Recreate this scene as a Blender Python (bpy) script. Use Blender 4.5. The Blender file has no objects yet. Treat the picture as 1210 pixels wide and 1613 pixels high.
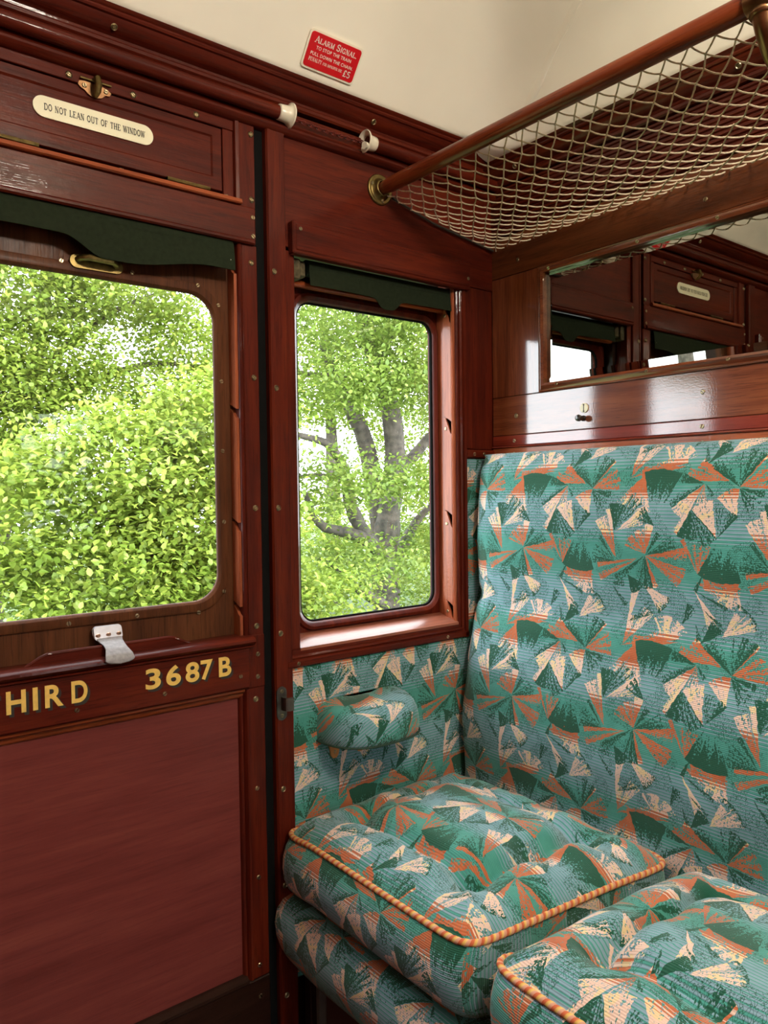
import bpy, bmesh, math, random
import numpy as np
from mathutils import Vector, Matrix

random.seed(7)
SC = bpy.context.scene
COL = SC.collection

# ---------------------------------------------------------------- camera
CAM_AT = (-1.3683, -1.29, 1.18)
RIGHT = Vector((0.783394, -0.621388, -0.013022))
UP = Vector((0.029351, 0.016059, 0.999440))
FWD = Vector((0.620831, 0.783338, -0.030819))
cam_data = bpy.data.cameras.new('camera')
cam = bpy.data.objects.new('camera', cam_data)
COL.objects.link(cam)
cam.matrix_world = Matrix(((RIGHT.x, UP.x, -FWD.x, CAM_AT[0]), (RIGHT.y, UP.y, -FWD.y, CAM_AT[1]),
                           (RIGHT.z, UP.z, -FWD.z, CAM_AT[2]), (0, 0, 0, 1)))
cam_data.sensor_fit = 'HORIZONTAL'
cam_data.sensor_width = 36.0
cam_data.lens = 36.0 * 1195.07 / 1210.0
cam_data.clip_start = 0.02
cam_data.clip_end = 300
SC.camera = cam

# ---------------------------------------------------------------- light
SKY = (0.90, 0.95, 1.0)
SKY_STRENGTH = 9.0
SUN_STRENGTH = 5.0
SUN_DIR = Vector((-0.35, 0.62, -0.80))     # comes over the roof from behind the camera
EXPOSURE = 0.0
world = bpy.data.worlds.new('overcast_sky')
SC.world = world
world.use_nodes = True
wn = world.node_tree.nodes
wn['Background'].inputs[0].default_value = (*SKY, 1)
wn['Background'].inputs[1].default_value = SKY_STRENGTH
sun_data = bpy.data.lights.new('sun', 'SUN')
sun_data.energy = SUN_STRENGTH
sun_data.angle = math.radians(25)
sun_data.color = (1.0, 0.96, 0.88)
sun = bpy.data.objects.new('sun', sun_data)
COL.objects.link(sun)
sun.location = (-3, -6, 12)
sun.rotation_euler = SUN_DIR.to_track_quat('-Z', 'Y').to_euler()

SC.view_settings.view_transform = 'Standard'
SC.view_settings.look = 'None'
SC.view_settings.gamma = 1.0
SC.view_settings.exposure = EXPOSURE
SC.view_settings.use_curve_mapping = False
SC.cycles.use_denoising = True
SC.cycles.max_bounces = 10
SC.cycles.diffuse_bounces = 5
SC.cycles.glossy_bounces = 5
SC.cycles.transparent_max_bounces = 12
SC.cycles.transmission_bounces = 4
SC.cycles.sample_clamp_indirect = 8.0
SC.cycles.caustics_reflective = False
SC.cycles.caustics_refractive = False

# ---------------------------------------------------------------- node helper
class NT:
    def __init__(s, tree):
        s.t = tree
    def n(s, kind, *vals, **kw):
        nd = s.t.nodes.new(kind)
        for k, v in kw.items():
            setattr(nd, k, v)
        for i, v in enumerate(vals):
            if v is None:
                continue
            s.put(nd.inputs[i], v)
        return nd
    def put(s, sock, v):
        if isinstance(v, bpy.types.NodeSocket):
            s.t.links.new(v, sock)
        else:
            sock.default_value = v
    def m(s, op, *vals):
        nd = s.t.nodes.new('ShaderNodeMath')
        nd.operation = op
        for i, v in enumerate(vals):
            s.put(nd.inputs[i], v)
        return nd.outputs[0]
    def v(s, op, *vals, out=0):
        nd = s.t.nodes.new('ShaderNodeVectorMath')
        nd.operation = op
        for i, v in enumerate(vals):
            s.put(nd.inputs[i], v)
        return nd.outputs[out]
    def mix(s, f, a, b):
        nd = s.t.nodes.new('ShaderNodeMix')
        nd.data_type = 'RGBA'
        s.put(nd.inputs['Factor'], f)
        s.put(nd.inputs[6], a)
        s.put(nd.inputs[7], b)
        return nd.outputs[2]
    def noise(s, vec, scale, detail=2.0, rough=0.5, dims='3D'):
        nd = s.t.nodes.new('ShaderNodeTexNoise')
        nd.noise_dimensions = dims
        s.put(nd.inputs['Vector'], vec)
        nd.inputs['Scale'].default_value = scale
        nd.inputs['Detail'].default_value = detail
        nd.inputs['Roughness'].default_value = rough
        return nd.outputs['Fac']
    def ramp(s, f, *stops):
        nd = s.t.nodes.new('ShaderNodeValToRGB')
        cr = nd.color_ramp
        while len(cr.elements) < len(stops):
            cr.elements.new(0.5)
        for e, (p, c) in zip(cr.elements, stops):
            e.position = p
            e.color = (*c, 1) if len(c) == 3 else c
        s.put(nd.inputs[0], f)
        return nd.outputs[0]

def new_mat(name):
    m = bpy.data.materials.new(name)
    m.use_nodes = True
    t = m.node_tree
    for n in list(t.nodes):
        t.nodes.remove(n)
    h = NT(t)
    out = h.n('ShaderNodeOutputMaterial')
    return m, h, out

def principled(h, out, **kw):
    p = h.n('ShaderNodeBsdfPrincipled')
    for k, v in kw.items():
        h.put(p.inputs[k.replace('_', ' ')], v)
    h.t.links.new(p.outputs[0], out.inputs[0])
    return p

def rgba(c):
    return (*c, 1.0)

def plain(name, color, rough=0.5, metal=0.0, coat=0.0, var=0.12, scale=60.0, bump=0.0, spec=0.5):
    m, h, out = new_mat(name)
    pos = h.n('ShaderNodeNewGeometry').outputs['Position']
    f = h.noise(pos, scale, 3.0)
    dark = tuple(c * (1 - var) for c in color)
    lite = tuple(min(1.0, c * (1 + var)) for c in color)
    col = h.ramp(f, (0.3, dark), (0.7, lite))
    p = principled(h, out, Base_Color=col, Roughness=rough, Metallic=metal, Coat_Weight=coat, Coat_Roughness=0.08)
    p.inputs['Specular IOR Level'].default_value = spec
    if bump:
        b = h.n('ShaderNodeBump')
        b.inputs['Strength'].default_value = bump
        b.inputs['Distance'].default_value = 0.001
        h.put(b.inputs['Height'], f)
        h.put(p.inputs['Normal'], b.outputs[0])
    return m

def wood(name, dark, mid, lite, axis, rough=0.35, coat=1.0, coat_rough=0.07, ripple=0.25, grain=1.0, coat_ior=1.5, peel=70.0):
    m, h, out = new_mat(name)
    pos = h.n('ShaderNodeNewGeometry').outputs['Position']
    s = [34.0, 34.0, 34.0]
    s['xyz'.index(axis)] = 2.2
    st = h.v('MULTIPLY', pos, tuple(s))
    broad = h.noise(h.v('MULTIPLY', pos, tuple(1.0 if i == 'xyz'.index(axis) else 7.0 for i in range(3))), 2.0, 3.0, 0.6)
    fine = h.noise(st, 1.6, 6.0, 0.65)
    s2 = [420.0] * 3
    s2['xyz'.index(axis)] = 16.0
    pore = h.noise(h.v('MULTIPLY', pos, tuple(s2)), 1.0, 2.0, 0.5)
    f = h.m('ADD', h.m('MULTIPLY', fine, 0.6), h.m('MULTIPLY', broad, 0.4))
    col = h.ramp(f, (0.32, dark), (0.5, mid), (0.70, lite))
    pm = h.m('MULTIPLY', h.m('GREATER_THAN', pore, 0.60), 0.35 * grain)
    col = h.mix(pm, col, rgba(tuple(c * 0.35 for c in dark)))
    p = principled(h, out, Base_Color=col, Roughness=rough, Coat_Weight=coat * (.4 if coat_ior < 1.6 else 1.0), Coat_Roughness=coat_rough)
    p.inputs['Specular IOR Level'].default_value = .12
    p.inputs['Coat IOR'].default_value = coat_ior
    b = h.n('ShaderNodeBump')
    b.inputs['Strength'].default_value = ripple
    b.inputs['Distance'].default_value = 0.0012
    rip = h.m('ADD', h.noise(pos, peel, 2.0), h.m('MULTIPLY', pore, 0.5))
    h.put(b.inputs['Height'], rip)
    h.put(p.inputs['Normal'], b.outputs[0])
    h.put(p.inputs['Coat Normal'], b.outputs[0])
    return m

# ---------------------------------------------------------------- moquette
TILE_W, TILE_H = 0.295, 0.315
# fan blades: colour, apex u, v, direction, half-angle, length, then fill = a + b*t + c*w and streak depth
WEDGES = [
    ('D', -0.091, -0.084, 1.509, 0.357, 0.1106, -1.35, 2.9, 0, 0.55),
    ('A', -0.152, 0.011, 0.349, 0.131, 0.1157, 0.55, 0, -0.55, 0.35),
    ('A', -0.039, 0.03, -3.058, 0.117, 0.09, 0.95, -0.2, 0.5, 0.3),
    ('A', -0.067, 0.028, 1.291, 0.847, 0.0465, 0.35, 0.1, 0, 1.3),
    ('A', -0.121, 0.017, -1.828, 0.554, 0.0799, 1.45, -1.5, 0, 0.7),
    ('D', 0.0, -0.001, 2.938, 0.204, 0.0479, 1.15, -0.6, -0.1, 0.25),
    ('D', 0.0, -0.001, -2.641, 0.146, 0.0714, 0.75, -0.55, 0.45, 0.3),
    ('A', 0.001, -0.002, -2.333, 0.17, 0.0722, 1.15, -0.6, 0.1, 0.6),
    ('A', 0.001, -0.002, -2.09, 0.06, 0.1011, 1.15, -0.55, 0.35, 0.5),
    ('A', 0.001, -0.002, -1.64, 0.279, 0.0481, 0.25, 0.1, 0.2, 1.0),
    ('D', -0.02, -0.046, -1.702, 0.366, 0.0546, 0.75, -0.05, -0.25, 0.5),
    ('D', -0.02, -0.046, -1.071, 0.265, 0.0693, 0.5, -0.1, 0.0, 0.8),
    ('A', 0.026, -0.096, 1.99, 0.313, 0.0659, 0.95, -0.35, 0.1, 0.6),
    ('D', 0.002, -0.003, -0.894, 0.164, 0.0255, 0.9, -0.5, 0, 0.3),
    ('D', 0.029, -0.095, 1.509, 0.159, 0.0512, 0.35, -0.1, 0, 0.8),
    ('D', 0.029, -0.095, 1.046, 0.246, 0.051, 0.45, 0.0, -0.55, 0.4),
    ('A', 0.062, -0.062, 1.961, 0.41, 0.051, 1.05, -0.35, -0.1, 0.75),
    ('A', 0.044, 0.002, 2.631, 0.157, 0.0662, 0.95, -0.35, -0.35, 0.5),
    ('A', 0.044, 0.002, 2.966, 0.151, 0.08, 0.85, -0.4, 0.25, 0.6),
    ('D', 0.063, -0.008, 2.327, 0.243, 0.0666, 0.95, -0.75, 0.45, 0.3),
    ('D', 0.063, -0.008, 1.395, 0.446, 0.0652, 0.55, -0.35, -0.45, 0.7),
    ('A', 0.063, -0.008, 0.962, 0.068, 0.0654, 1.0, -0.15, 0, 0.4),
    ('A', 0.063, -0.008, 0.348, 0.413, 0.0611, 0.95, -0.75, -0.1, 1.0),
    ('D', 0.063, -0.011, -0.224, 0.156, 0.0441, 1.1, -0.6, 0, 0.2),
    ('D', 0.063, -0.011, -0.828, 0.379, 0.0449, 0.9, -0.8, -0.1, 0.7),
    ('A', -0.171, -0.14, 2.028, 0.165, 0.0835, 0.9, -0.35, 0.1, 0.8),
    ('A', -0.171, -0.14, 1.767, 0.068, 0.0938, 1.0, -0.1, -0.4, 0.5),
    ('D', -0.175, -0.089, 1.5, 0.341, 0.0524, 0.95, -0.25, 0.2, 0.5),
    ('D', -0.175, -0.089, 0.933, 0.24, 0.0767, 0.45, -0.2, 0, 0.9),
    ('A', -0.172, -0.091, 0.629, 0.094, 0.0786, 1.1, -0.25, 0.2, 0.4),
    ('A', -0.162, -0.086, 0.357, 0.174, 0.0533, 0.6, -0.25, 0.2, 0.8),
    ('D', -0.09, -0.077, 2.592, 0.439, 0.0419, 0.85, -0.55, -0.3, 0.5),
    ('A', -0.107, -0.13, 1.443, 0.171, 0.0544, 1.1, -0.2, -0.3, 0.4),
    ('A', -0.107, -0.13, 2.252, 0.595, 0.0462, 0.75, -0.4, -0.2, 0.9),
    ('D', -0.106, -0.132, 1.009, 0.135, 0.0483, 1.0, -0.5, 0, 0.4),
    ('D', -0.106, -0.132, 0.415, 0.236, 0.062, 0.95, -0.75, -0.2, 0.7),
    ('A', -0.107, -0.134, 0.101, 0.15, 0.0811, 0.95, -0.5, 0.4, 0.5),
    ('A', -0.107, -0.134, -0.466, 0.23, 0.0813, 0.95, -0.45, 0, 0.9),
    ('A', -0.107, -0.134, -1.253, 0.101, 0.0604, 1.0, -0.35, 0, 0.4),
    ('D', -0.108, -0.133, -2.45, 0.139, 0.0799, 0.75, -0.45, -0.35, 0.5),
    ('D', -0.108, -0.133, -1.675, 0.345, 0.0622, 0.65, -0.35, 0.35, 0.9),
    ('A', -0.124, -0.14, -2.964, 0.065, 0.0917, 1.0, -0.3, 0, 0.5),
    ('A', -0.124, -0.14, -2.699, 0.077, 0.0945, 0.9, -0.4, 0.3, 0.6),
    ('D', 0.122, -0.147, 2.233, 0.074, 0.0577, 1.0, -0.45, 0, 0.4),
    ('D', 0.122, -0.147, -3.144, 0.153, 0.0536, 1.1, -0.75, 0, 0.4),
    ('D', 0.122, -0.147, 2.705, 0.243, 0.054, 0.45, -0.3, 0, 0.8),
    ('D', 0.042, -0.075, -1.67, 0.414, 0.0976, -1.15, 2.6, 0, 0.7),
    ('A', -0.008, -0.157, -0.301, 0.21, 0.0773, 0.95, -0.2, 0.45, 0.4),
    ('A', 0.062, -0.163, -1.879, 0.531, 0.0524, 0.7, -0.4, 0.2, 1.2),
    ('A', -0.005, -0.159, 2.042, 0.066, 0.0664, 1.05, -0.4, 0.4, 0.5),
    ('A', -0.005, -0.159, 1.388, 0.399, 0.0512, 0.85, -0.75, 0, 0.8),
    ('A', -0.012, -0.1893, -0.97, 0.101, 0.0589, 1.3, -0.5, 0, 0.25),
    ('A', -0.002, -0.2023, -1.138, 0.168, 0.0655, 1.15, -0.8, 0, 0.7),
    ('D', -0.01, -0.1893, -0.442, 0.06, 0.0635, 0.9, -0.35, 0.2, 0.5),
    ('D', 0.003, -0.2203, -0.668, 0.101, 0.0417, 0.7, -0.2, 0, 0.5),
    ('D', 0.001, -0.2813, 0.86, 0.316, 0.0444, 1.5, -0.9, 0, 0.2),
    ('A', 0.038, -0.2643, 0.984, 0.141, 0.051, 0.9, -0.25, 0, 0.6),
    ('A', 0.038, -0.2643, 0.561, 0.254, 0.0629, 0.95, -0.6, -0.2, 0.9),
    ('D', 0.038, -0.2643, 0.72, 0.413, 0.0661, -3.0, 3.6, 0.1, 0.4),
    ('A', 0.004, -0.1563, -1.181, 0.26, 0.0314, 1.0, -0.3, 0, 0.6),
    ('A', -0.008, -0.1753, -0.266, 0.266, 0.0789, 0.75, -0.5, 0, 1.2),
    ('D', 0.005, -0.1583, -2.001, 0.12, 0.0364, 1.0, -0.3, 0, 0.4),
    ('A', -0.112, -0.1883, -0.672, 0.321, 0.0554, 1.1, -0.55, 0, 0.8),
    ('D', -0.112, -0.1883, -0.687, 0.349, 0.0572, -2.2, 2.8, -0.2, 0.5),
    ('A', -0.147, -0.2633, 1.327, 0.123, 0.0782, 1.35, -0.9, 0, 0.4),
    ('D', -0.146, -0.1713, -0.916, 0.49, 0.0362, 1.3, -0.7, 0, 0.2),
    ('A', -0.149, -0.3003, 1.34, 0.183, 0.0546, 0.85, -0.15, 0.3, 0.6),
    ('A', -0.149, -0.3003, 0.947, 0.144, 0.0806, 0.9, -0.35, 0, 1.0),
    ('D', -0.182, -0.1933, -0.856, 0.114, 0.0488, 0.75, -0.3, 0, 0.5),
    ('D', -0.035, -0.2513, 1.039, 0.299, 0.0391, 0.85, -0.45, 0.3, 0.5),
    ('D', -0.012, -0.2463, -1.253, 0.159, 0.0326, 0.6, -0.1, 0, 0.6),
    ('D', -0.145, -0.2603, 0.603, 0.245, 0.0598, 0.55, -0.4, -0.2, 0.6),
    ('D', -0.181, -0.1913, 0.122, 0.308, 0.0264, 0.7, -0.3, 0, 0.5),
]


def fabric(name, dim=1.0):
    m, h, out = new_mat(name)
    uv = h.n('ShaderNodeUVMap').outputs[0]
    flat = h.v('MULTIPLY', uv, (1.0, 1.0, 0.0))
    wob = h.n('ShaderNodeTexNoise', noise_dimensions='2D')
    h.put(wob.inputs['Vector'], flat)
    wob.inputs['Scale'].default_value = 90.0
    wob.inputs['Detail'].default_value = 1.0
    st = h.v('MULTIPLY_ADD', h.v('SUBTRACT', wob.outputs['Color'], (0.5, 0.5, 0.5)), (0.004, 0.004, 0.0), flat)
    stip = h.noise(h.v('MULTIPLY', flat, (1.0, 0.75, 0.0)), 330.0, 1.0, 0.5, '2D')
    n = h.m('MULTIPLY_ADD', h.m('SUBTRACT', stip, 0.5), 2.2, 0.5)
    n15 = h.m('MULTIPLY', n, 1.5)
    acc = {'D': None, 'A': None}
    half = (TILE_W / 2, TILE_H / 2, 1.0)
    nhalf = (-TILE_W / 2, -TILE_H / 2, -1.0)
    for (t, ax, ay, th, hw, L, a, b, c, k) in WEDGES:
        d = h.v('WRAP', h.v('SUBTRACT', st, (ax, ay, 0.0)), half, nhalf)
        cs, sn = math.cos(th), math.sin(th)
        p = h.v('DOT_PRODUCT', d, (cs / L, sn / L, 0.0), out=1)
        tw = math.tan(min(hw, 1.2))
        q = h.v('DOT_PRODUCT', d, (-sn / L / tw, cs / L / tw, 0.0), out=1)
        r = h.v('LENGTH', d, out=1)
        w = h.m('DIVIDE', q, h.m('MAXIMUM', p, 0.0001))
        tt = h.m('DIVIDE', r, L)
        sol = h.m('MULTIPLY_ADD', tt, b, a + (.13 if t == 'A' else .12))
        if c:
            sol = h.m('MULTIPLY_ADD', w, c, sol)
        ph = (ax * 91.0 + ay * 57.0) % 6.28
        s1 = h.m('SINE', h.m('ADD', h.m('MULTIPLY_ADD', w, 9.0, ph), n15))
        s2 = h.m('SINE', h.m('MULTIPLY_ADD', w, 23.0, 2 * ph))
        sol = h.m('MULTIPLY_ADD', h.m('MULTIPLY_ADD', s2, 0.6, s1), -0.34 * k, sol)
        ins = h.m('LESS_THAN', n, sol)
        ins = h.m('MULTIPLY', ins, h.m('LESS_THAN', h.m('MAXIMUM', h.m('ABSOLUTE', w), tt), 1.0))
        ins = h.m('MULTIPLY', ins, h.m('GREATER_THAN', p, 0.0))
        acc[t] = ins if acc[t] is None else h.m('MAXIMUM', acc[t], ins)
    sep = h.n('ShaderNodeSeparateXYZ', flat)
    v = sep.outputs[1]
    def zone(centre, outer, inner):
        dv = h.m('ABSOLUTE', h.m('WRAP', h.m('SUBTRACT', v, centre), TILE_H / 2, -TILE_H / 2))
        return h.m('DIVIDE', h.m('SUBTRACT', outer, dv), outer - inner)
    g = h.m('MAXIMUM', zone(-0.0575, 0.058, 0.018), zone(-0.232, 0.062, 0.022))
    gc = h.m('MAXIMUM', zone(-0.0575, 0.044, 0.024), zone(-0.232, 0.052, 0.034))
    saw = h.m('FRACT', h.m('MULTIPLY', v, 1.0 / 0.0062))
    gb = h.m('MINIMUM', g, 0.72)
    bg_pale = h.m('LESS_THAN', saw, gb)
    ac_pale = h.m('LESS_THAN', saw, gc)
    nn = h.noise(flat, 40.0, 2.0, 0.6, '2D')
    teal = h.mix(nn, rgba((0.045, 0.235, 0.195)), rgba((0.075, 0.31, 0.26)))
    pale = h.mix(nn, rgba((0.165, 0.285, 0.345)), rgba((0.25, 0.365, 0.45)))
    bgc = h.mix(bg_pale, teal, pale)
    orange = h.mix(nn, rgba((0.42, 0.098, 0.034)), rgba((0.54, 0.155, 0.062)))
    cream = h.mix(h.m('GREATER_THAN', nn, 0.56), rgba((0.76, 0.53, 0.43)), rgba((0.78, 0.58, 0.33)))
    acol = h.mix(ac_pale, orange, cream)
    # speckled squiggles over the ground
    sq = h.noise(h.v('MULTIPLY', flat, (1.0, 0.8, 0.0)), 260.0, 0.0, 0.5, '2D')
    patch = h.noise(h.v('ADD', flat, (3.1, 7.7, 0.0)), 22.0, 0.0, 0.5, '2D')
    sqm = h.m('MULTIPLY', h.m('LESS_THAN', h.m('ABSOLUTE', h.m('SUBTRACT', sq, 0.47)), 0.055), h.m('GREATER_THAN', patch, 0.47))
    dark = rgba((0.012, 0.085, 0.05))
    col = h.mix(h.m('MULTIPLY', sqm, 0.85), bgc, dark)
    col = h.mix(acc['A'], col, acol)
    col = h.mix(acc['D'], col, dark)
    rib = h.m('SINE', h.m('MULTIPLY', v, 2 * math.pi / 0.0031))
    p = principled(h, out, Base_Color=col, Roughness=0.9)
    p.inputs['Specular IOR Level'].default_value = 0.15
    p.inputs['Sheen Weight'].default_value = 0.25
    p.inputs['Sheen Roughness'].default_value = 0.5
    bmp = h.n('ShaderNodeBump')
    bmp.inputs['Strength'].default_value = 0.35
    bmp.inputs['Distance'].default_value = 0.0012
    h.put(bmp.inputs['Height'], h.m('ADD', rib, h.m('MULTIPLY', stip, 1.5)))
    h.put(p.inputs['Normal'], bmp.outputs[0])
    return m

# ---------------------------------------------------------------- materials
# mahogany: W = window wall, P = partition, D = door panel
WX = wood('mahogany_along', (0.036, 0.0030, 0.0009), (0.083, 0.0076, 0.0019), (0.136, 0.0170, 0.0042), 'x', coat_ior=1.32, coat_rough=0.06, rough=0.6)
WZ = wood('mahogany_upright', (0.036, 0.0030, 0.0009), (0.083, 0.0076, 0.0019), (0.136, 0.0170, 0.0042), 'z', coat_ior=1.32, coat_rough=0.06, rough=0.6)
PY = wood('mahogany_partition', (0.075, 0.016, 0.006), (0.17, 0.042, 0.014), (0.28, 0.082, 0.028), 'y', coat_rough=0.085, ripple=0.035, coat_ior=1.9, peel=300.0)
PZ = wood('mahogany_partition_upright', (0.075, 0.016, 0.006), (0.17, 0.042, 0.014), (0.28, 0.082, 0.028), 'z', coat_rough=0.085, ripple=0.035, coat_ior=1.9, peel=300.0)
PR = wood('red_mahogany', (0.10, 0.011, 0.006), (0.20, 0.024, 0.012), (0.28, 0.045, 0.02), 'y', coat_rough=0.085, ripple=0.035, coat_ior=1.9, peel=300.0)
PO = wood('light_mahogany', (0.16, 0.035, 0.012), (0.30, 0.075, 0.026), (0.42, 0.125, 0.05), 'y', coat_rough=0.15, ripple=0.4)
SX = wood('sill_mahogany', (0.20, 0.060, 0.035), (0.30, 0.095, 0.055), (0.40, 0.14, 0.085), 'x', rough=.5, coat=.6, coat_rough=.22, coat_ior=1.6, peel=200.0)
LX = wood('light_mahogany_along', (0.15, 0.028, 0.009), (0.27, 0.055, 0.016), (0.38, 0.09, 0.03), 'x')
LZ = wood('lit_mahogany_upright', (0.20, 0.045, 0.02), (0.34, 0.085, 0.035), (0.46, 0.14, 0.06), 'z', coat_rough=0.16, coat_ior=1.5, peel=200.0)  # paler copy of the wall mahogany, side light put into its colour
DP = wood('door_panel_mahogany', (0.115, 0.021, 0.018), (0.165, 0.033, 0.028), (0.215, 0.050, 0.038), 'x', rough=0.4, coat=0.6, coat_rough=0.3, ripple=0.15, grain=0.4)
KB = wood('dark_stained_wood', (0.010, 0.003, 0.002), (0.02, 0.007, 0.004), (0.035, 0.013, 0.008), 'x', rough=0.5, coat=0.4, coat_rough=0.3)
PU = wood('shaded_mahogany_upper', (0.045, 0.010, 0.003), (0.10, 0.026, 0.008), (0.17, 0.050, 0.016), 'y', coat_rough=0.12)  # upper board made darker in colour where less light falls
WY = wood('shaded_mahogany_partition', (0.030, 0.0035, 0.0015), (0.066, 0.008, 0.003), (0.11, 0.018, 0.006), 'y', coat_rough=0.1)  # darkened wood: shade of the recess behind the net painted into the colour
RAIL = wood('polished_pole_mahogany', (0.07, 0.010, 0.004), (0.18, 0.034, 0.011), (0.30, 0.075, 0.024), 'y', coat_rough=0.05)
BLACK = plain('rubber_and_gap_black', (0.005, 0.005, 0.005), 0.8, spec=.08)
BRASS = plain('aged_brass', (0.21, 0.15, 0.055), 0.42, 1.0, var=0.3, scale=90)
SCREWM = plain('screw_brass', (0.40, 0.33, 0.20), 0.34, 1.0, var=0.2)
STEEL = plain('dull_steel', (0.16, 0.14, 0.125), 0.38, 1.0, var=0.3)
BRONZE = plain('patinated_bronze', (0.30, 0.16, 0.08), 0.3, 1.0, var=0.4, scale=40)
CREAM = plain('cream_paint', (0.95, 0.905, 0.79), 0.45, var=0.03, scale=6, spec=0.35)
IVORY = plain('ivory_plastic', (0.85, 0.80, 0.58), 0.4, var=0.03, scale=20)
INK = plain('black_ink', (0.02, 0.016, 0.012), 0.6)
RED = plain('red_enamel', (0.62, 0.006, 0.014), 0.35, var=0.05, scale=30)
WHITE = plain('white_print', (0.85, 0.80, 0.72), 0.5, var=0.03)
CERAMIC = plain('white_ceramic', (0.82, 0.76, 0.62), 0.25, coat=0.5, var=0.05, scale=50)
CHAINM = plain('red_chain_paint', (0.13, 0.018, 0.012), 0.45, var=0.4, scale=300)
GOLD = plain('gold_leaf_paint', (0.86, 0.55, 0.13), 0.45, var=0.10, scale=120)
BLIND = plain('green_blind_cloth', (0.014, 0.020, 0.010), 0.85, var=0.2, scale=120, bump=0.2, spec=.12)
LEATHER = plain('grey_leather', (0.30, 0.29, 0.31), 0.55, var=0.18, scale=160, bump=0.4)
COPPER = plain('copper_rivet', (0.72, 0.42, 0.30), 0.35, 1.0, var=0.15)
TAN = plain('tan_leather', (0.58, 0.23, 0.065), 0.6, var=0.15)
STRING = plain('netting_cord', (0.64, 0.54, 0.40), 0.85, var=0.25, scale=200)
FLOORM = plain('brown_linoleum', (0.07, 0.045, 0.035), 0.5, var=0.3, scale=30)
FAB = fabric('moquette')

def glass_mat():
    m, h, out = new_mat('window_glass')
    tr = h.n('ShaderNodeBsdfTransparent')
    tr.inputs[0].default_value = (0.96, 0.98, 0.96, 1)
    gl = h.n('ShaderNodeBsdfGlossy')
    gl.inputs['Roughness'].default_value = 0.01
    fr = h.n('ShaderNodeFresnel')
    fr.inputs[0].default_value = 1.45
    pos = h.n('ShaderNodeNewGeometry').outputs['Position']
    dust = h.ramp(h.noise(pos, 9.0, 4.0), (0.45, (0, 0, 0)), (0.8, (0.03, 0.03, 0.03)))
    df = h.n('ShaderNodeBsdfDiffuse')
    df.inputs[0].default_value = (0.7, 0.72, 0.68, 1)
    mx = h.n('ShaderNodeMixShader', fr.outputs[0], tr.outputs[0], gl.outputs[0])
    m2 = h.n('ShaderNodeMixShader', dust, mx.outputs[0], df.outputs[0])
    h.t.links.new(m2.outputs[0], out.inputs[0])
    return m
GLASS = glass_mat()

def mirror_mat():
    m, h, out = new_mat('mirror_glass')
    pos = h.n('ShaderNodeNewGeometry').outputs['Position']
    f = h.noise(pos, 14.0, 4.0, 0.6)
    col = h.ramp(f, (0.3, (0.36, 0.38, 0.34)), (0.75, (0.48, 0.48, 0.43)))
    principled(h, out, Base_Color=col, Metallic=1.0, Roughness=h.m('MULTIPLY', f, 0.02))
    return m
MIRROR = mirror_mat()

def cord_mat():
    m, h, out = new_mat('twisted_cord')
    uv = h.n('ShaderNodeUVMap').outputs[0]
    s = h.n('ShaderNodeSeparateXYZ', uv)
    f = h.m('FRACT', h.m('ADD', h.m('MULTIPLY', s.outputs[0], 1 / 0.015), s.outputs[1]))
    col = h.ramp(f, (0.0, (0.50, 0.08, 0.025)), (0.30, (0.58, 0.13, 0.04)), (0.38, (0.66, 0.36, 0.07)),
                 (0.60, (0.70, 0.46, 0.14)), (0.68, (0.60, 0.30, 0.20)), (0.90, (0.58, 0.26, 0.16)))
    principled(h, out, Base_Color=col, Roughness=0.8)
    return m
CORD = cord_mat()

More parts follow.
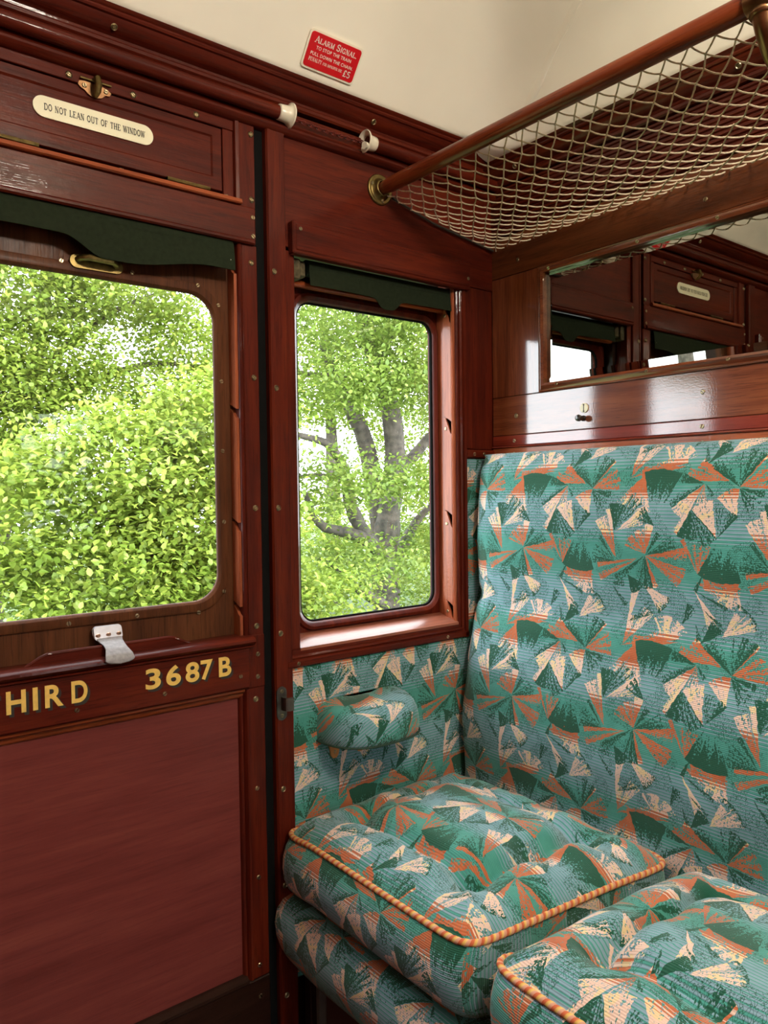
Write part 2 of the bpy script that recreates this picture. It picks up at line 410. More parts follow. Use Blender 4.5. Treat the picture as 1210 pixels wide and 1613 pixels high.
# ---------------------------------------------------------------- mesh builder
class MB:
    def __init__(s):
        s.v, s.f, s.uv = [], [], {}
    def add(s, verts, faces, uvs=None):
        o = len(s.v)
        s.v += [tuple(p) for p in verts]
        for i, f in enumerate(faces):
            if uvs is not None:
                s.uv[len(s.f)] = uvs[i]
            s.f.append([o + k for k in f])
        return s
    def box(s, x0, x1, y0, y1, z0, z1, b=0.0015):
        lo, hi = (min(x0, x1), min(y0, y1), min(z0, z1)), (max(x0, x1), max(y0, y1), max(z0, z1))
        b = min(b, *( (hi[i] - lo[i]) * 0.45 for i in range(3)))
        idx, vs, fs = {}, [], []
        for sx in (0, 1):
            for sy in (0, 1):
                for sz in (0, 1):
                    c = (sx, sy, sz)
                    for a in range(3):
                        p = []
                        for k in range(3):
                            q = hi[k] if c[k] else lo[k]
                            if k != a:
                                q += -b if c[k] else b
                            p.append(q)
                        idx[(c, a)] = len(vs)
                        vs.append(p)
        C8 = [(i, j, k) for i in (0, 1) for j in (0, 1) for k in (0, 1)]
        for a in range(3):
            o1, o2 = [k for k in range(3) if k != a]
            for sgn in (0, 1):
                ring = []
                for (u, w) in ((0, 0), (1, 0), (1, 1), (0, 1)):
                    c = [0, 0, 0]
                    c[a], c[o1], c[o2] = sgn, u, w
                    ring.append(idx[(tuple(c), a)])
                fs.append(ring)
        for e in range(3):
            o1, o2 = [k for k in range(3) if k != e]
            for u in (0, 1):
                for w in (0, 1):
                    c0 = [0, 0, 0]
                    c0[o1], c0[o2] = u, w
                    c1 = list(c0)
                    c1[e] = 1
                    c0, c1 = tuple(c0), tuple(c1)
                    fs.append([idx[(c0, o1)], idx[(c1, o1)], idx[(c1, o2)], idx[(c0, o2)]])
        for c in C8:
            fs.append([idx[(c, 0)], idx[(c, 1)], idx[(c, 2)]])
        return s.add(vs, fs)
    def prism(s, pts, axis, a0, a1, cap=True):
        """pts: 2D outline in the two other axes (in xyz order), swept along axis"""
        n = len(pts)
        vs = []
        for a in (a0, a1):
            for p in pts:
                q = list(p)
                q.insert('xyz'.index(axis), a)
                vs.append(q)
        fs = [[i, (i + 1) % n, n + (i + 1) % n, n + i] for i in range(n)]
        if cap:
            fs += [list(range(n)), list(range(n, 2 * n))]
        return s.add(vs, fs)
    def loops(s, rings, cap0=False, cap1=False, closed=False):
        n = len(rings[0])
        vs = [p for r in rings for p in r]
        fs = []
        R = len(rings)
        for k in range(R if closed else R - 1):
            a, b = k * n, ((k + 1) % R) * n
            for i in range(n):
                j = (i + 1) % n
                fs.append([a + i, a + j, b + j, b + i])
        if cap0:
            fs.append(list(range(n)))
        if cap1:
            fs.append([(R - 1) * n + i for i in range(n)])
        return s.add(vs, fs)
    def tube(s, pts, r, n=8, closed=False, cap=True):
        pts = [Vector(p) for p in pts]
        rs = r if isinstance(r, (list, tuple)) else [r] * len(pts)
        m = len(pts)
        tan = []
        for i in range(m):
            a = pts[(i - 1) % m] if (closed or i) else pts[i]
            b = pts[(i + 1) % m] if (closed or i < m - 1) else pts[i]
            d = (b - a)
            tan.append(d.normalized() if d.length > 1e-9 else Vector((0, 0, 1)))
        up = Vector((0, 0, 1)) if abs(tan[0].z) < 0.9 else Vector((1, 0, 0))
        x = tan[0].cross(up).normalized()
        rings = []
        for i in range(m):
            x = (x - tan[i] * x.dot(tan[i]))
            x = x.normalized() if x.length > 1e-6 else tan[i].orthogonal().normalized()
            y = tan[i].cross(x)
            rings.append([pts[i] + (x * math.cos(2 * math.pi * k / n) + y * math.sin(2 * math.pi * k / n)) * rs[i] for k in range(n)])
        return s.loops(rings, cap and not closed, cap and not closed, closed)
    def lathe(s, prof, at, axis, n=20, cap=True):
        """prof: (radius, height along axis)"""
        ax = Vector(axis).normalized()
        x = ax.orthogonal().normalized()
        y = ax.cross(x)
        at = Vector(at)
        rings = [[at + ax * hh + (x * math.cos(2 * math.pi * k / n) + y * math.sin(2 * math.pi * k / n)) * max(r, 1e-5) for k in range(n)] for r, hh in prof]
        return s.loops(rings, cap, cap)
    def map(s, fn):
        s.v = [tuple(fn(*p)) for p in s.v]
        return s
    def build(s, name, mat, parent=None, angle=35, at=None, keep_normals=False):
        org = Vector(at) if at is not None else (world_at(parent) if parent else Vector((0, 0, 0)))
        me = bpy.data.meshes.new(name)
        me.from_pydata([(p[0] - org.x, p[1] - org.y, p[2] - org.z) for p in s.v], [], s.f)
        if s.uv:
            ul = me.uv_layers.new(name='UVMap')
            for p in me.polygons:
                u = s.uv.get(p.index)
                if u:
                    for li, c in zip(p.loop_indices, u):
                        ul.data[li].uv = c
        if not keep_normals:
            bm = bmesh.new()
            bm.from_mesh(me)
            bmesh.ops.recalc_face_normals(bm, faces=bm.faces)
            bm.to_mesh(me)
            bm.free()
        me.materials.append(mat)
        for p in me.polygons:
            p.use_smooth = True
        me.set_sharp_from_angle(angle=math.radians(angle))
        me.update()
        o = bpy.data.objects.new(name, me)
        COL.objects.link(o)
        if parent:
            o.parent = parent
            o.location = org - world_at(parent)
        else:
            o.location = org
        return o

def world_at(o):
    p = Vector((0, 0, 0))
    while o is not None:
        p = p + o.location
        o = o.parent
    return p

def tag(o, label, cat, group=None):
    o['label'] = label
    o['category'] = cat
    if group:
        o['group'] = group
    return o

def thing(name, at, label, cat, group=None):
    o = bpy.data.objects.new(name, None)
    o.empty_display_size = 0.05
    COL.objects.link(o)
    o.location = at
    return tag(o, label, cat, group)

def struct(name, at=(0, 0, 0)):
    o = bpy.data.objects.new(name, None)
    o.empty_display_size = 0.05
    COL.objects.link(o)
    o.location = at
    o['kind'] = 'structure'
    return o

def rrect(a0, a1, b0, b1, r, k=8):
    """rounded rectangle outline, counter-clockwise, 4*(k+1) points"""
    r = max(1e-4, min(r, (a1 - a0) / 2, (b1 - b0) / 2))
    pts = []
    for (cx, cy, st) in ((a1 - r, b1 - r, 0), (a0 + r, b1 - r, 90), (a0 + r, b0 + r, 180), (a1 - r, b0 + r, 270)):
        for i in range(k + 1):
            t = math.radians(st + 90 * i / k)
            pts.append((cx + r * math.cos(t), cy + r * math.sin(t)))
    return pts

def frame_rings(steps, k=8):
    """steps: (a0,a1,b0,b1,radius,depth) -> rings of (a, depth, b)"""
    return [[(a, d, b) for a, b in rrect(a0, a1, b0, b1, r, k)] for (a0, a1, b0, b1, r, d) in steps]

# screws: one mesh per kind, linked copies
_screw = {}
def screw_mesh(kind):
    if kind in _screw:
        return _screw[kind]
    s = MB()
    R = {'cup': 0.0057, 'small': 0.0040, 'plain': 0.0046}[kind]
    if kind == 'cup':
        s.lathe([(R, 0), (R * 0.98, 0.0012), (R * 0.8, 0.0022), (R * 0.66, 0.0014), (R * 0.64, 0.0004)], (0, 0, 0), (0, 0, 1), 18)
    rr = R * (0.6 if kind == 'cup' else 1.0)
    for sg in (-1, 1):
        pts = [(rr * 0.14 * sg, -rr * 0.98), (rr * 0.14 * sg, rr * 0.98)]
        arc = [(sg * rr * math.sin(math.radians(t)), rr * math.cos(math.radians(t))) for t in range(12, 169, 13)]
        lowr = [(x, y, 0.0006) for x, y in arc]
        top = [(x * 0.75 + sg * rr * 0.035, y * 0.75, 0.0018) for x, y in arc]
        s.loops([lowr, top], True, True)
    me = s.build('screw', SCREWM).data
    ob = [o for o in COL.objects if o.data == me][0]
    bpy.data.objects.remove(ob)
    _screw[kind] = me
    return me

def screw(parent, at, normal, kind='cup', spin=None):
    o = bpy.data.objects.new('screw', screw_mesh(kind))
    COL.objects.link(o)
    o.parent = parent
    o.location = Vector(at) - world_at(parent)
    q = Vector(normal).to_track_quat('Z', 'Y')
    sp = random.uniform(0, 3.14) if spin is None else spin
    o.rotation_euler = (q.to_matrix().to_4x4() @ Matrix.Rotation(sp, 4, 'Z')).to_euler()
    return o

IN = (0, -1, 0)      # window wall faces the cabin
PN = (-1, 0, 0)      # partition faces the cabin
# ================================================================ THE SETTING
XL = -1.91                       # the opposite partition
def flipx(x, y, z):
    return (XL - x, y, z)
def same(x, y, z):
    return (x, y, z)

# ---- window wall
wall = struct('wall_left', (-0.955, 0.06, 0))
s = MB()
for a0, a1, c0, c1 in ((XL - .03, .03, 1.66, 2.20), (XL - .03, .03, -.05, 0.845), (-0.686, -0.548, 0.845, 1.66), (-0.115, .03, 0.845, 1.66),
                       (XL + .548, XL + .686, 0.845, 1.66), (XL - .03, XL + .115, 0.845, 1.66)):
    s.box(a0, a1, 0.034, 0.11, c0, c1, 0.0)
s.build('outer_panelling', KB, wall)

def pillar(fn):
    s = MB()
    s.prism([(-.628, .03), (-.628, -.006), (-.625, -.010), (-.619, -.010), (-.6185, -.0085), (-.5885, -.0085), (-.587, -.007), (-.587, .03)], 'z', 0.0, 1.868)
    s.map(fn)
    p = s.build('pillar', WZ, wall)
    for z in (1.60, 1.377, 1.145, 0.900, 0.593, 0.401, 0.180):
        x, y, zz = fn(-.6145, -.0085, z)
        screw(p, (x, y, zz), IN, 'cup')
    g = MB().box(-.648, -.6265, .006, .033, 0, 1.87, 0).map(fn)
    g.build('door_gap_shade', BLACK, wall)  # black strip stands in for the shade in the open door gap
    # boards above the quarter-light and beside it
    MB().box(-.587, -.0005, -.001, .033, 1.655, 1.868, .001).map(fn).build('frieze_board', WX, wall)
    b = MB()
    b.box(-.101, -.074, -.0015, .033, 1.271, 1.654, .002)
    b.box(-.0735, -.0005, .002, .033, 1.271, 1.654, .0008)
    b.map(fn).build('corner_board', WZ, wall)
    k = MB().box(-.098, -.0005, -.006, .033, 1.249, 1.270, .003).map(fn).build('corner_block', WX, wall)
    for x in (-.073, -.040):
        q = fn(x, -.006, 1.2595)
        screw(k, q, IN, 'plain')
pillar(same)
pillar(flipx)

def quarter_light(n, fn):
    w = struct('window_%d' % n, fn(-.346, .05, .86))
    def bld(s, name, mat, **k):
        return s.map(fn).build(name, mat, w, **k)
    # stile board at the door side, full height of the opening
    bld(MB().box(-.586, -.5655, -.003, .085, .862, 1.648, .0012), 'stile', WZ)
    # lining of the far side with the notched strip
    bld(MB().box(-.1275, -.1195, .0, .085, .862, 1.66, .001), 'jamb', LZ)
    s = MB()
    zs = (.862, .905, 1.12, 1.34, 1.60)
    for i in range(4):
        lo, hi = zs[i], zs[i + 1]
        # a strip between two notches: slanted cut at its lower end
        pts = [(.012, lo + (.0 if i == 0 else -.004)), (.037, lo + (.0 if i == 0 else .012)), (.037, hi + .006), (.031, hi + .004), (.022, hi - .016), (.016, hi - .030), (.012, hi - .034)]
        s.prism(pts, 'x', -.1318, -.1276)
    st = bld(s, 'notched_strip', LZ)
    for z in (1.585, 1.32, 1.095, .886):
        q = fn(-.1318, .030, z)
        screw(st, q, (fn(-1, 0, 0)[0] - fn(0, 0, 0)[0], 0, 0), 'small')
    bld(MB().prism([(-.1276, .002), (-.1320, .003), (-.1335, .007), (-.1320, .011), (-.1276, .012)], 'z', .862, 1.65), 'jamb_bead', LZ)
    # right-hand and bottom outer moulding
    s = MB()
    prof = [(-.1275, .03), (-.1275, -.002), (-.124, -.0045), (-.1205, -.002), (-.1190, -.006), (-.1150, -.0085), (-.1112, -.006), (-.1098, -.010), (-.1020, -.010), (-.1000, -.007), (-.1000, .03)]
    s.prism(prof, 'z', .827, 1.65)
    bld(s, 'outer_moulding', WZ)
    s = MB()
    s.prism([(.03, .8275), (-.008, .8275), (-.010, .830), (-.010, .8395), (-.0085, .841), (-.0055, .8425), (-.0075, .8465), (-.0055, .8505), (-.0025, .852), (-.0025, .860), (.0, .8625), (.03, .8625)], 'x', -.598, -.1005)
    rl = bld(s, 'lower_rail', WX)
    for x in (-.575, -.17):
        screw(rl, fn(x, -.010, .835), IN, 'small')
    bld(MB().prism([(-.003, .858), (-.003, .8635), (.0, .865), (.062, .879), (.085, .879), (.085, .858)], 'x', -.5650, -.1280), 'sill', SX)
    # glazed sash with rounded corners
    A0, A1, B0, B1 = -.562, -.1285, .874, 1.645
    o0, o1, p0, p1 = -.520, -.1405, .899, 1.574
    rr = frame_rings([(A0, A1, B0, B1, .001, .090), (A0, A1, B0, B1, .001, .062), (o0 - .020, o1 + .0115, p0 - .018, p1 + .020, .048, .062),
                      (o0 - .017, o1 + .009, p0 - .015, p1 + .017, .046, .056), (o0 - .011, o1 + .006, p0 - .009, p1 + .011, .042, .0545),
                      (o0 - .004, o1 + .002, p0 - .003, p1 + .004, .037, .060), (o0, o1, p0, p1, .034, .066), (o0, o1, p0, p1, .034, .0755), (o0 - .012, o1 + .008, p0 - .012, p1 + .012, .044, .080), (o0 - .012, o1 + .008, p0 - .012, p1 + .012, .044, .090)])
    sash = bld(MB().loops(rr, closed=True), 'sash', WZ)
    rb = frame_rings([(o0 - .002, o1 + .002, p0 - .002, p1 + .002, .035, .0735), (o0 - .0005, o1 + .0005, p0 - .0005, p1 + .0005, .034, .0665), (o0 + .0035, o1 - .0035, p0 + .0035, p1 - .0035, .031, .0685), (o0 + .0035, o1 - .0035, p0 + .0035, p1 - .0035, .031, .0735)])
    MB().loops(rb, closed=True).map(fn).build('rubber_seal', BLACK, sash)
    g = MB().add([(o0 - .003, .074, p0 - .003), (o1 + .003, .074, p0 - .003), (o1 + .003, .074, p1 + .003), (o0 - .003, .074, p1 + .003)], [[0, 1, 2, 3]])
    g.map(fn).build('pane', GLASS, sash)
    # pelmet box that hides the blind roller
    s = MB()
    s.box(-.578, -.0945, -.020, .0, 1.640, 1.704, .0025)
    s.box(-.572, -.1000, -.0225, -.015, 1.6465, 1.698, .002)
    pm = bld(s, 'pelmet', LX if False else WX)
    for x in (-.562, -.105):
        screw(pm, fn(x, -.0225, 1.688 if x < -.3 else 1.665), IN, 'small')
    bld(MB().box(-.560, -.1285, .034, .050, 1.594, 1.606, .003), 'head_bead', LX)
    return w
win1 = quarter_light(1, same)
win2 = quarter_light(2, flipx)

# ---- the door
door = struct('door_1', (-.955, .02, .0))
DC = -.955
def both(s):
    t = MB()
    t.v = list(s.v)
    t.f = [list(f) for f in s.f]
    t.map(lambda x, y, z: (2 * DC - x, y, z))
    return t
def bothb(mk, name, mat, scr=()):
    for i in (0, 1):
        s = mk()
        if i:
            s.map(lambda x, y, z: (2 * DC - x, y, z))
        o = s.build(name, mat, door)
        for (x, y, z, k) in scr:
            screw(o, (2 * DC - x if i else x, y, z), IN, k)
# upright beside the window
bothb(lambda: MB().prism([(-.6885, .034), (-.6885, .002), (-.687, -.001), (-.6835, -.0035), (-.680, -.001), (-.679, -.002), (-.6495, -.002), (-.6475, .0), (-.6475, .034)], 'z', .902, 1.642), 'window_stile', WZ,
      [(-.6605, -.002, 1.610, 'cup'), (-.6590, -.002, 1.394, 'cup'), (-.6610, -.002, 1.146, 'cup'), (-.6630, -.002, .920, 'cup')])
def dstrip():
    s = MB()
    zs = (.900, .955, 1.115, 1.33, 1.60)
    for i in range(4):
        lo, hi = zs[i], zs[i + 1]
        pts = [(.004, lo + (.0 if i == 0 else .004)), (.029, lo + (.0 if i == 0 else .014)), (.029, hi + .006), (.021, hi + .002), (.011, hi - .010), (.004, hi - .014)]
        s.prism(pts, 'x', -.6945, -.6886)
    return s
bothb(dstrip, 'notched_strip', LZ)
bothb(lambda: MB().box(-.697, -.647, -.004, .03, .802, .904, .002), 'rail_end', WZ, [(-.6625, -.004, .866, 'plain'), (-.6635, -.004, .823, 'plain')])
bothb(lambda: MB().prism([(-.7000, .03), (-.7000, .010), (-.698, .006), (-.695, .004), (-.692, .004), (-.691, -.001), (-.688, -.005), (-.6845, -.006), (-.683, -.003), (-.650, -.003), (-.648, -.001), (-.648, .03)], 'z', .238, .802), 'lower_stile', WZ,
      [(-.6680, -.003, .780, 'cup'), (-.6690, -.003, .607, 'plain'), (-.6690, -.003, .433, 'plain'), (-.6700, -.003, .261, 'plain')])
MB().box(-1.214, -.696, .010, .03, .23, .806, 0).build('lower_panel', DP, door)
# moulding under the waist rail and along the panel edges
s = MB()
s.prism([(.03, .784), (.010, .784), (.006, .7865), (.003, .791), (.003, .794), (-.002, .796), (-.006, .800), (-.006, .806), (.03, .806)], 'x', -1.212, -.692)
s.build('panel_moulding', LX, door)
s = MB()
s.prism([(.03, .232), (-.004, .232), (-.007, .236), (-.006, .241), (.004, .246), (.010, .248), (.03, .248)], 'x', -1.214, -.694)
s.build('panel_sill_bead', KB, door)
kb = MB().box(-1.262, -.648, -.005, .03, .02, .236, .002).build('kick_board', KB, door)
for x in (-.670, -1.240):
    screw(kb, (x, -.005, .201), IN, 'plain')
# waist rail with its moulded cap
s = MB()
s.box(-1.227, -.683, -.014, .030, .805, .886, .004)
s.prism([(.030, .882), (-.013, .882), (-.017, .884), (-.0175, .8865), (-.0145, .888), (-.0195, .890), (-.0225, .8945), (-.0215, .899), (-.017, .9025), (-.006, .9045), (.026, .9045), (.030, .902)], 'x', -1.243, -.6755)
waist = s.build('waist_rail', WX, door)
for x, z in ((-.705, .8315), (-.853, .8255), (-1.002, .8250), (-1.19, .826)):
    screw(waist, (x, -.014, z), IN, 'small')
# raised pull lip on the rail's cap
s = MB()
front = [(-1.075, .9035), (-1.052, .916), (-1.043, .9195), (-1.035, .9205), (-.838, .9205), (-.829, .9190), (-.822, .9155), (-.797, .9035)]
s.prism([(x, z) for x, z in front], 'y', -.002, .0035)
s.tube([(x, .0005, z) for x, z in front], .0032, 8)
s.build('finger_lip', WX, door)

def text_mesh(txt, size, depth=0.0006, bold=0.0, spacing=1.0):
    cu = bpy.data.curves.new('lettering', 'FONT')
    cu.body = txt
    cu.size = size
    cu.extrude = depth
    cu.offset = bold
    cu.space_character = spacing
    cu.align_x = 'LEFT'
    o = bpy.data.objects.new('lettering', cu)
    COL.objects.link(o)
    bpy.context.view_layer.update()
    dg = bpy.context.evaluated_depsgraph_get()
    me = bpy.data.meshes.new_from_object(o.evaluated_get(dg))
    vs = [tuple(v.co) for v in me.vertices]
    fs = [list(p.vertices) for p in me.polygons]
    bpy.data.objects.remove(o)
    bpy.data.meshes.remove(me)
    return vs, fs
def lettering(parent, name, txt, x0, x1, z0, z1, y, mat, bold=0.0, spacing=1.05, depth=.0004):
    """block capitals stretched to a box on the window wall"""
    vs, fs = text_mesh(txt, 1.0, .02, bold, spacing)
    a0, a1 = min(v[0] for v in vs), max(v[0] for v in vs)
    c0, c1 = min(v[1] for v in vs), max(v[1] for v in vs)
    s = MB()
    s.add([(x0 + (v[0] - a0) / (a1 - a0) * (x1 - x0), y + (0 if v[2] < 0 else 1) * -depth, z0 + (v[1] - c0) / (c1 - c0) * (z1 - z0)) for v in vs], fs)
    return s.build(name, mat, parent)
for txt, x0, x1, up in (('T', -1.1500, -1.1180, 0), ('H', -1.1070, -1.0785, 0), ('I', -1.0685, -1.0610, 0), ('R', -1.0505, -1.0225, 0), ('D', -1.0100, -.9845, 0),
                        ('3', -.8870, -.8600, 0), ('6', -.8500, -.8230, 0), ('8', -.8140, -.7880, 0), ('7', -.7850, -.7615, 0), ('B', -.7495, -.7245, 0)):
    z0, z1 = .8375, .8735
    lettering(waist, 'lettering_shadow', txt, x0 + .0044, x1 + .0044, z0 - .0048, z1 - .0048, -.01425, INK, .026)
    lettering(waist, 'lettering', txt, x0, x1, z0, z1, -.0147, GOLD, .026)

# drop sash
o0, o1, p0, p1 = 2 * DC + .7250, -.7250, .975, 1.5435
A0, A1 = 2 * DC + .6890, -.6890
rr = frame_rings([(A0, A1, .88, 1.66, .001, .060), (A0, A1, .88, 1.66, .001, .030), (o0 - .0195, o1 + .0195, p0 - .020, p1 + .020, .066, .030),
                  (o0 - .0190, o1 + .0190, p0 - .0195, p1 + .0195, .066, .0265), (o0 - .0165, o1 + .0165, p0 - .017, p1 + .017, .064, .0255), (o0 - .005, o1 + .005, p0 - .005, p1 + .005, .054, .0262),
                  (o0 - .001, o1 + .001, p0 - .001, p1 + .001, .051, .030), (o0, o1, p0, p1, .050, .0325), (o0, o1, p0, p1, .050, .0360), (o0 - .014, o1 + .014, p0 - .014, p1 + .014, .060, .042), (o0 - .014, o1 + .014, p0 - .014, p1 + .014, .060, .060)], 10)
sash = MB().loops(rr, closed=True).build('drop_sash', wood('sash_mahogany', (0.040, 0.012, 0.005), (0.085, 0.027, 0.010), (0.14, 0.048, 0.017), 'z', rough=.6, coat=.2, coat_rough=.2, coat_ior=1.35), door)
g = MB().add([(o0 - .003, .035, p0 - .003), (o1 + .003, .035, p0 - .003), (o1 + .003, .035, p1 + .003), (o0 - .003, .035, p1 + .003)], [[0, 1, 2, 3]])
g.build('pane', GLASS, sash)
for x, z in ((-.997, 1.562), (-.879, 1.562), (-.757, 1.559), (-.7165, 1.528), (-.713, 1.386), (-.713, 1.255), (-.713, 1.121), (-.716, .989), (-.768, .9545), (-.884, .9615), (-1.000, .9615), (-1.110, .9615), (-1.110, 1.561)):
    screw(sash, (x, .0262, z), IN, 'small')
# brass pull on the sash head
s = MB()
s.prism(rrect(-.984, -.896, 1.5545, 1.5765, .011, 6), 'y', .0225, .0262)
s.tube([(-.972, .0235, 1.568), (-.968, .012, 1.569), (-.958, .004, 1.5695), (-.92, .003, 1.5685), (-.912, .010, 1.567), (-.908, .0235, 1.566)], [.005, .0055, .006, .006, .0055, .005], 10)
s.build('sash_pull', BRASS, sash)

# head of the door: transom, ledge and ventilator flap
s = MB()
s.box(-1.262, -.6505, -.006, .03, 1.643, 1.7135, .003)
s.prism([(.0, 1.6425), (-.009, 1.6425), (-.012, 1.645), (-.0118, 1.649), (-.009, 1.652), (-.006, 1.6535), (.0, 1.655)], 'x', -1.255, -.657)
tr = s.build('transom', WX, door)
for z in (1.694, 1.659):
    screw(tr, (-.6575, -.006, z), IN, 'plain')
    screw(tr, (2 * DC + .6575, -.006, z), IN, 'plain')
lg = MB().prism([(.03, 1.7125), (-.012, 1.7125), (-.0145, 1.7145), (-.012, 1.7215), (.004, 1.7265), (.03, 1.7265)], 'x', -1.228, -.6825).build('ledge', LX, door)
for x in (-.712, -.905, -1.1):
    screw(lg, (x, -.006, 1.7228), (0, -.3, .95), 'small')
bothb(lambda: MB().prism([(-.692, .03), (-.692, .0), (-.690, -.004), (-.684, -.0055), (-.682, -.0025), (-.6505, -.0025), (-.649, .03)], 'z', 1.7135, 1.870), 'head_stile', WZ, [(-.657, -.0025, 1.85, 'cup'), (-.6575, -.0025, 1.728, 'cup')])
hb = MB().box(-1.218, -.692, .0, .03, 1.848, 1.872, .001).build('head_board', WX, door)
for x in (-.765, -.880, -.985, -1.1):
    screw(hb, (x, .0, 1.856), IN, 'cup')
bothb(lambda: MB().box(-.713, -.692, .002, .03, 1.726, 1.848, .001), 'flap_post', WZ)
# the hinged flap: flat border, sunk field
fx0, fx1, fz0, fz1 = 2 * DC + .7145, -.7145, 1.733, 1.8465
rr = frame_rings([(fx0, fx1, fz0, fz1, .001, .03), (fx0, fx1, fz0, fz1, .001, .0045), (fx0 + .001, fx1 - .001, fz0 + .001, fz1 - .001, .001, .0035), (fx0 + .018, fx1 - .018, fz0 + .022, fz1 - .016, .001, .0035),
                  (fx0 + .021, fx1 - .021, fz0 + .025, fz1 - .019, .001, .0065), (fx0 + .023, fx1 - .023, fz0 + .027, fz1 - .021, .001, .0065)])
flap = MB().loops(rr, False, True).build('ventilator_flap', WX, door)
for x in (-.777, -1.07):
    h = MB()
    h.tube([(x - .045, .001, 1.7305), (x + .036, .001, 1.7305)], .0032, 8)
    for k in range(3):
        h.tube([(x - .045 + .028 * k, .001, 1.7305), (x - .020 + .028 * k, .001, 1.7305)], .0038, 8)
    h.build('hinge', BRASS, flap)
# spring catch
s = MB()
s.prism([(-.967, 1.8425), (-.971, 1.8465), (-.969, 1.852), (-.962, 1.854), (-.955, 1.8545), (-.932, 1.853), (-.922, 1.850), (-.917, 1.8455), (-.920, 1.841), (-.927, 1.840), (-.933, 1.834), (-.940, 1.832), (-.948, 1.832), (-.955, 1.8345), (-.960, 1.8395)], 'y', -.0005, .0034)
cat = s.build('catch_plate', BRONZE, flap)
t = MB()
t.tube([(-.9435, -.003, 1.833), (-.9435, -.014, 1.837), (-.9435, -.018, 1.846), (-.9435, -.014, 1.857), (-.9435, -.003, 1.861)], [.0035, .0052, .006, .0055, .004], 10)
t.tube([(-.9685, -.004, 1.8565), (-.918, -.004, 1.8565)], .0018, 8)
t.build('catch_lever', BRASS, cat)
for x in (-.961, -.926):
    screw(cat, (x, -.0006, 1.8465), IN, 'small')

# ---- partition
pw = struct('wall_right', (.015, -1.2, 0))
MB().box(.0005, .03, -2.45, .11, -.05, 2.3, 0).build('backing', KB, pw)
Y2 = -2.44
MB().box(-.003, .004, -.1460, -.0005, 1.3955, 1.6795, .0012).build('side_board', PZ, pw)
tb = MB().box(-.003, .004, Y2, -.0005, 1.6805, 1.775, .0012).build('upper_board', PU, pw)
for y in (-.084, -.545, -1.0):
    screw(tb, (-.003, y, 1.7115), PN, 'plain')
mb = MB().box(-.003, .004, Y2, -.0005, 1.3035, 1.3945, .0012).build('middle_board', PY, pw)
for y, z in ((-.076, 1.348), (-.5395, 1.3545), (-1.0, 1.35)):
    screw(mb, (-.003, y, z), PN, 'cup' if y > -.2 else 'plain')
s = MB()
s.box(-.004, .004, Y2, -.0005, 1.2785, 1.3025, .0012)
lb = s.build('lower_board', PR, pw)
s = MB()
s.prism([(.004, 1.2735), (-.006, 1.2735), (-.0075, 1.2755), (-.006, 1.2778), (.004, 1.2782)], 'y', Y2, -.0005)
s.build('bead', PR, pw)
for y in (-.070, -.5385, -1.0):
    screw(lb, (-.004, y, 1.2895), PN, 'plain')
bb = MB().box(-.004, .004, Y2, -.0005, .10, 1.2730, .0012).build('seat_board', PO, pw)
for y in (-.069, -.5395, -1.0):
    screw(bb, (-.004, y, 1.2585), PN, 'plain')
# reeded boarding behind the net
prof = [(.004, 1.776)]
z = 1.778
while z < 1.885:
    prof += [(-.002, z), (-.0055, z + .0022), (-.0055, z + .0066), (-.002, z + .0088)]
    z += .0095
prof += [(-.001, 1.892), (-.001, 1.925), (.004, 1.925)]
MB().prism(prof, 'y', Y2, -.0005).build('reeded_boarding', WY, pw)
MB().box(-.004, .004, -1.3, -1.14, 1.3955, 1.6795, .0012).build('side_board', PZ, pw)
MB().box(-.003, .0, Y2, -1.3, 1.3955, 1.6795, .0012).build('side_board', PZ, pw)

# ---- cornices
def cornice_prof(sign=1):
    # (outward distance from the wall, height)
    return [(-.03, 1.918), (.012, 1.918), (.016, 1.921), (.0165, 1.926), (.013, 1.930), (.014, 1.934), (.022, 1.937), (.031, 1.943), (.036, 1.9505), (.0375, 1.9535), (.042, 1.9545), (.044, 1.9575), (.0435, 1.961), (.047, 1.9625), (.050, 1.966), (.050, 1.970), (-.03, 1.985)]
t1 = struct('trim_1', (-.955, 0, 1.92))
c1 = MB().prism([(-d, z) for d, z in cornice_prof()], 'x', XL, .0).build('cornice', WX, t1)
for x in (-.383, -.92, -1.45):
    screw(c1, (x, -.029, 1.9415), (0, -.75, -.6), 'cup')
t2 = struct('trim_2', (0, -1.2, 1.92))
c2 = MB().prism([(-d, z - .026) for d, z in cornice_prof()], 'y', -2.45, .0).build('cornice', WY, t2)
for y in (-.10, -.62):
    screw(c2, (-.029, y, 1.9155), (-.75, 0, -.6), 'cup')
# casing rail that carries the alarm chain
t3 = struct('trim_3', (-.955, 0, 1.89))
half = [(.03, 1.866), (.0, 1.866), (-.005, 1.8665), (-.013, 1.870), (-.017, 1.875), (-.017, 1.879), (-.012, 1.884), (-.010, 1.888), (-.010, 1.910), (.03, 1.910)]
MB().prism(half, 'x', XL, 0).build('chain_casing', WX, t3)
def pipe(x0, x1):
    return MB().tube([(x0, -.0215, 1.8985), (x1, -.0215, 1.8985)], .0125, 20)
pipe(XL, -.605).build('casing_tube', WX, t3)
pipe(-.395, 0).build('casing_tube', WX, t3)

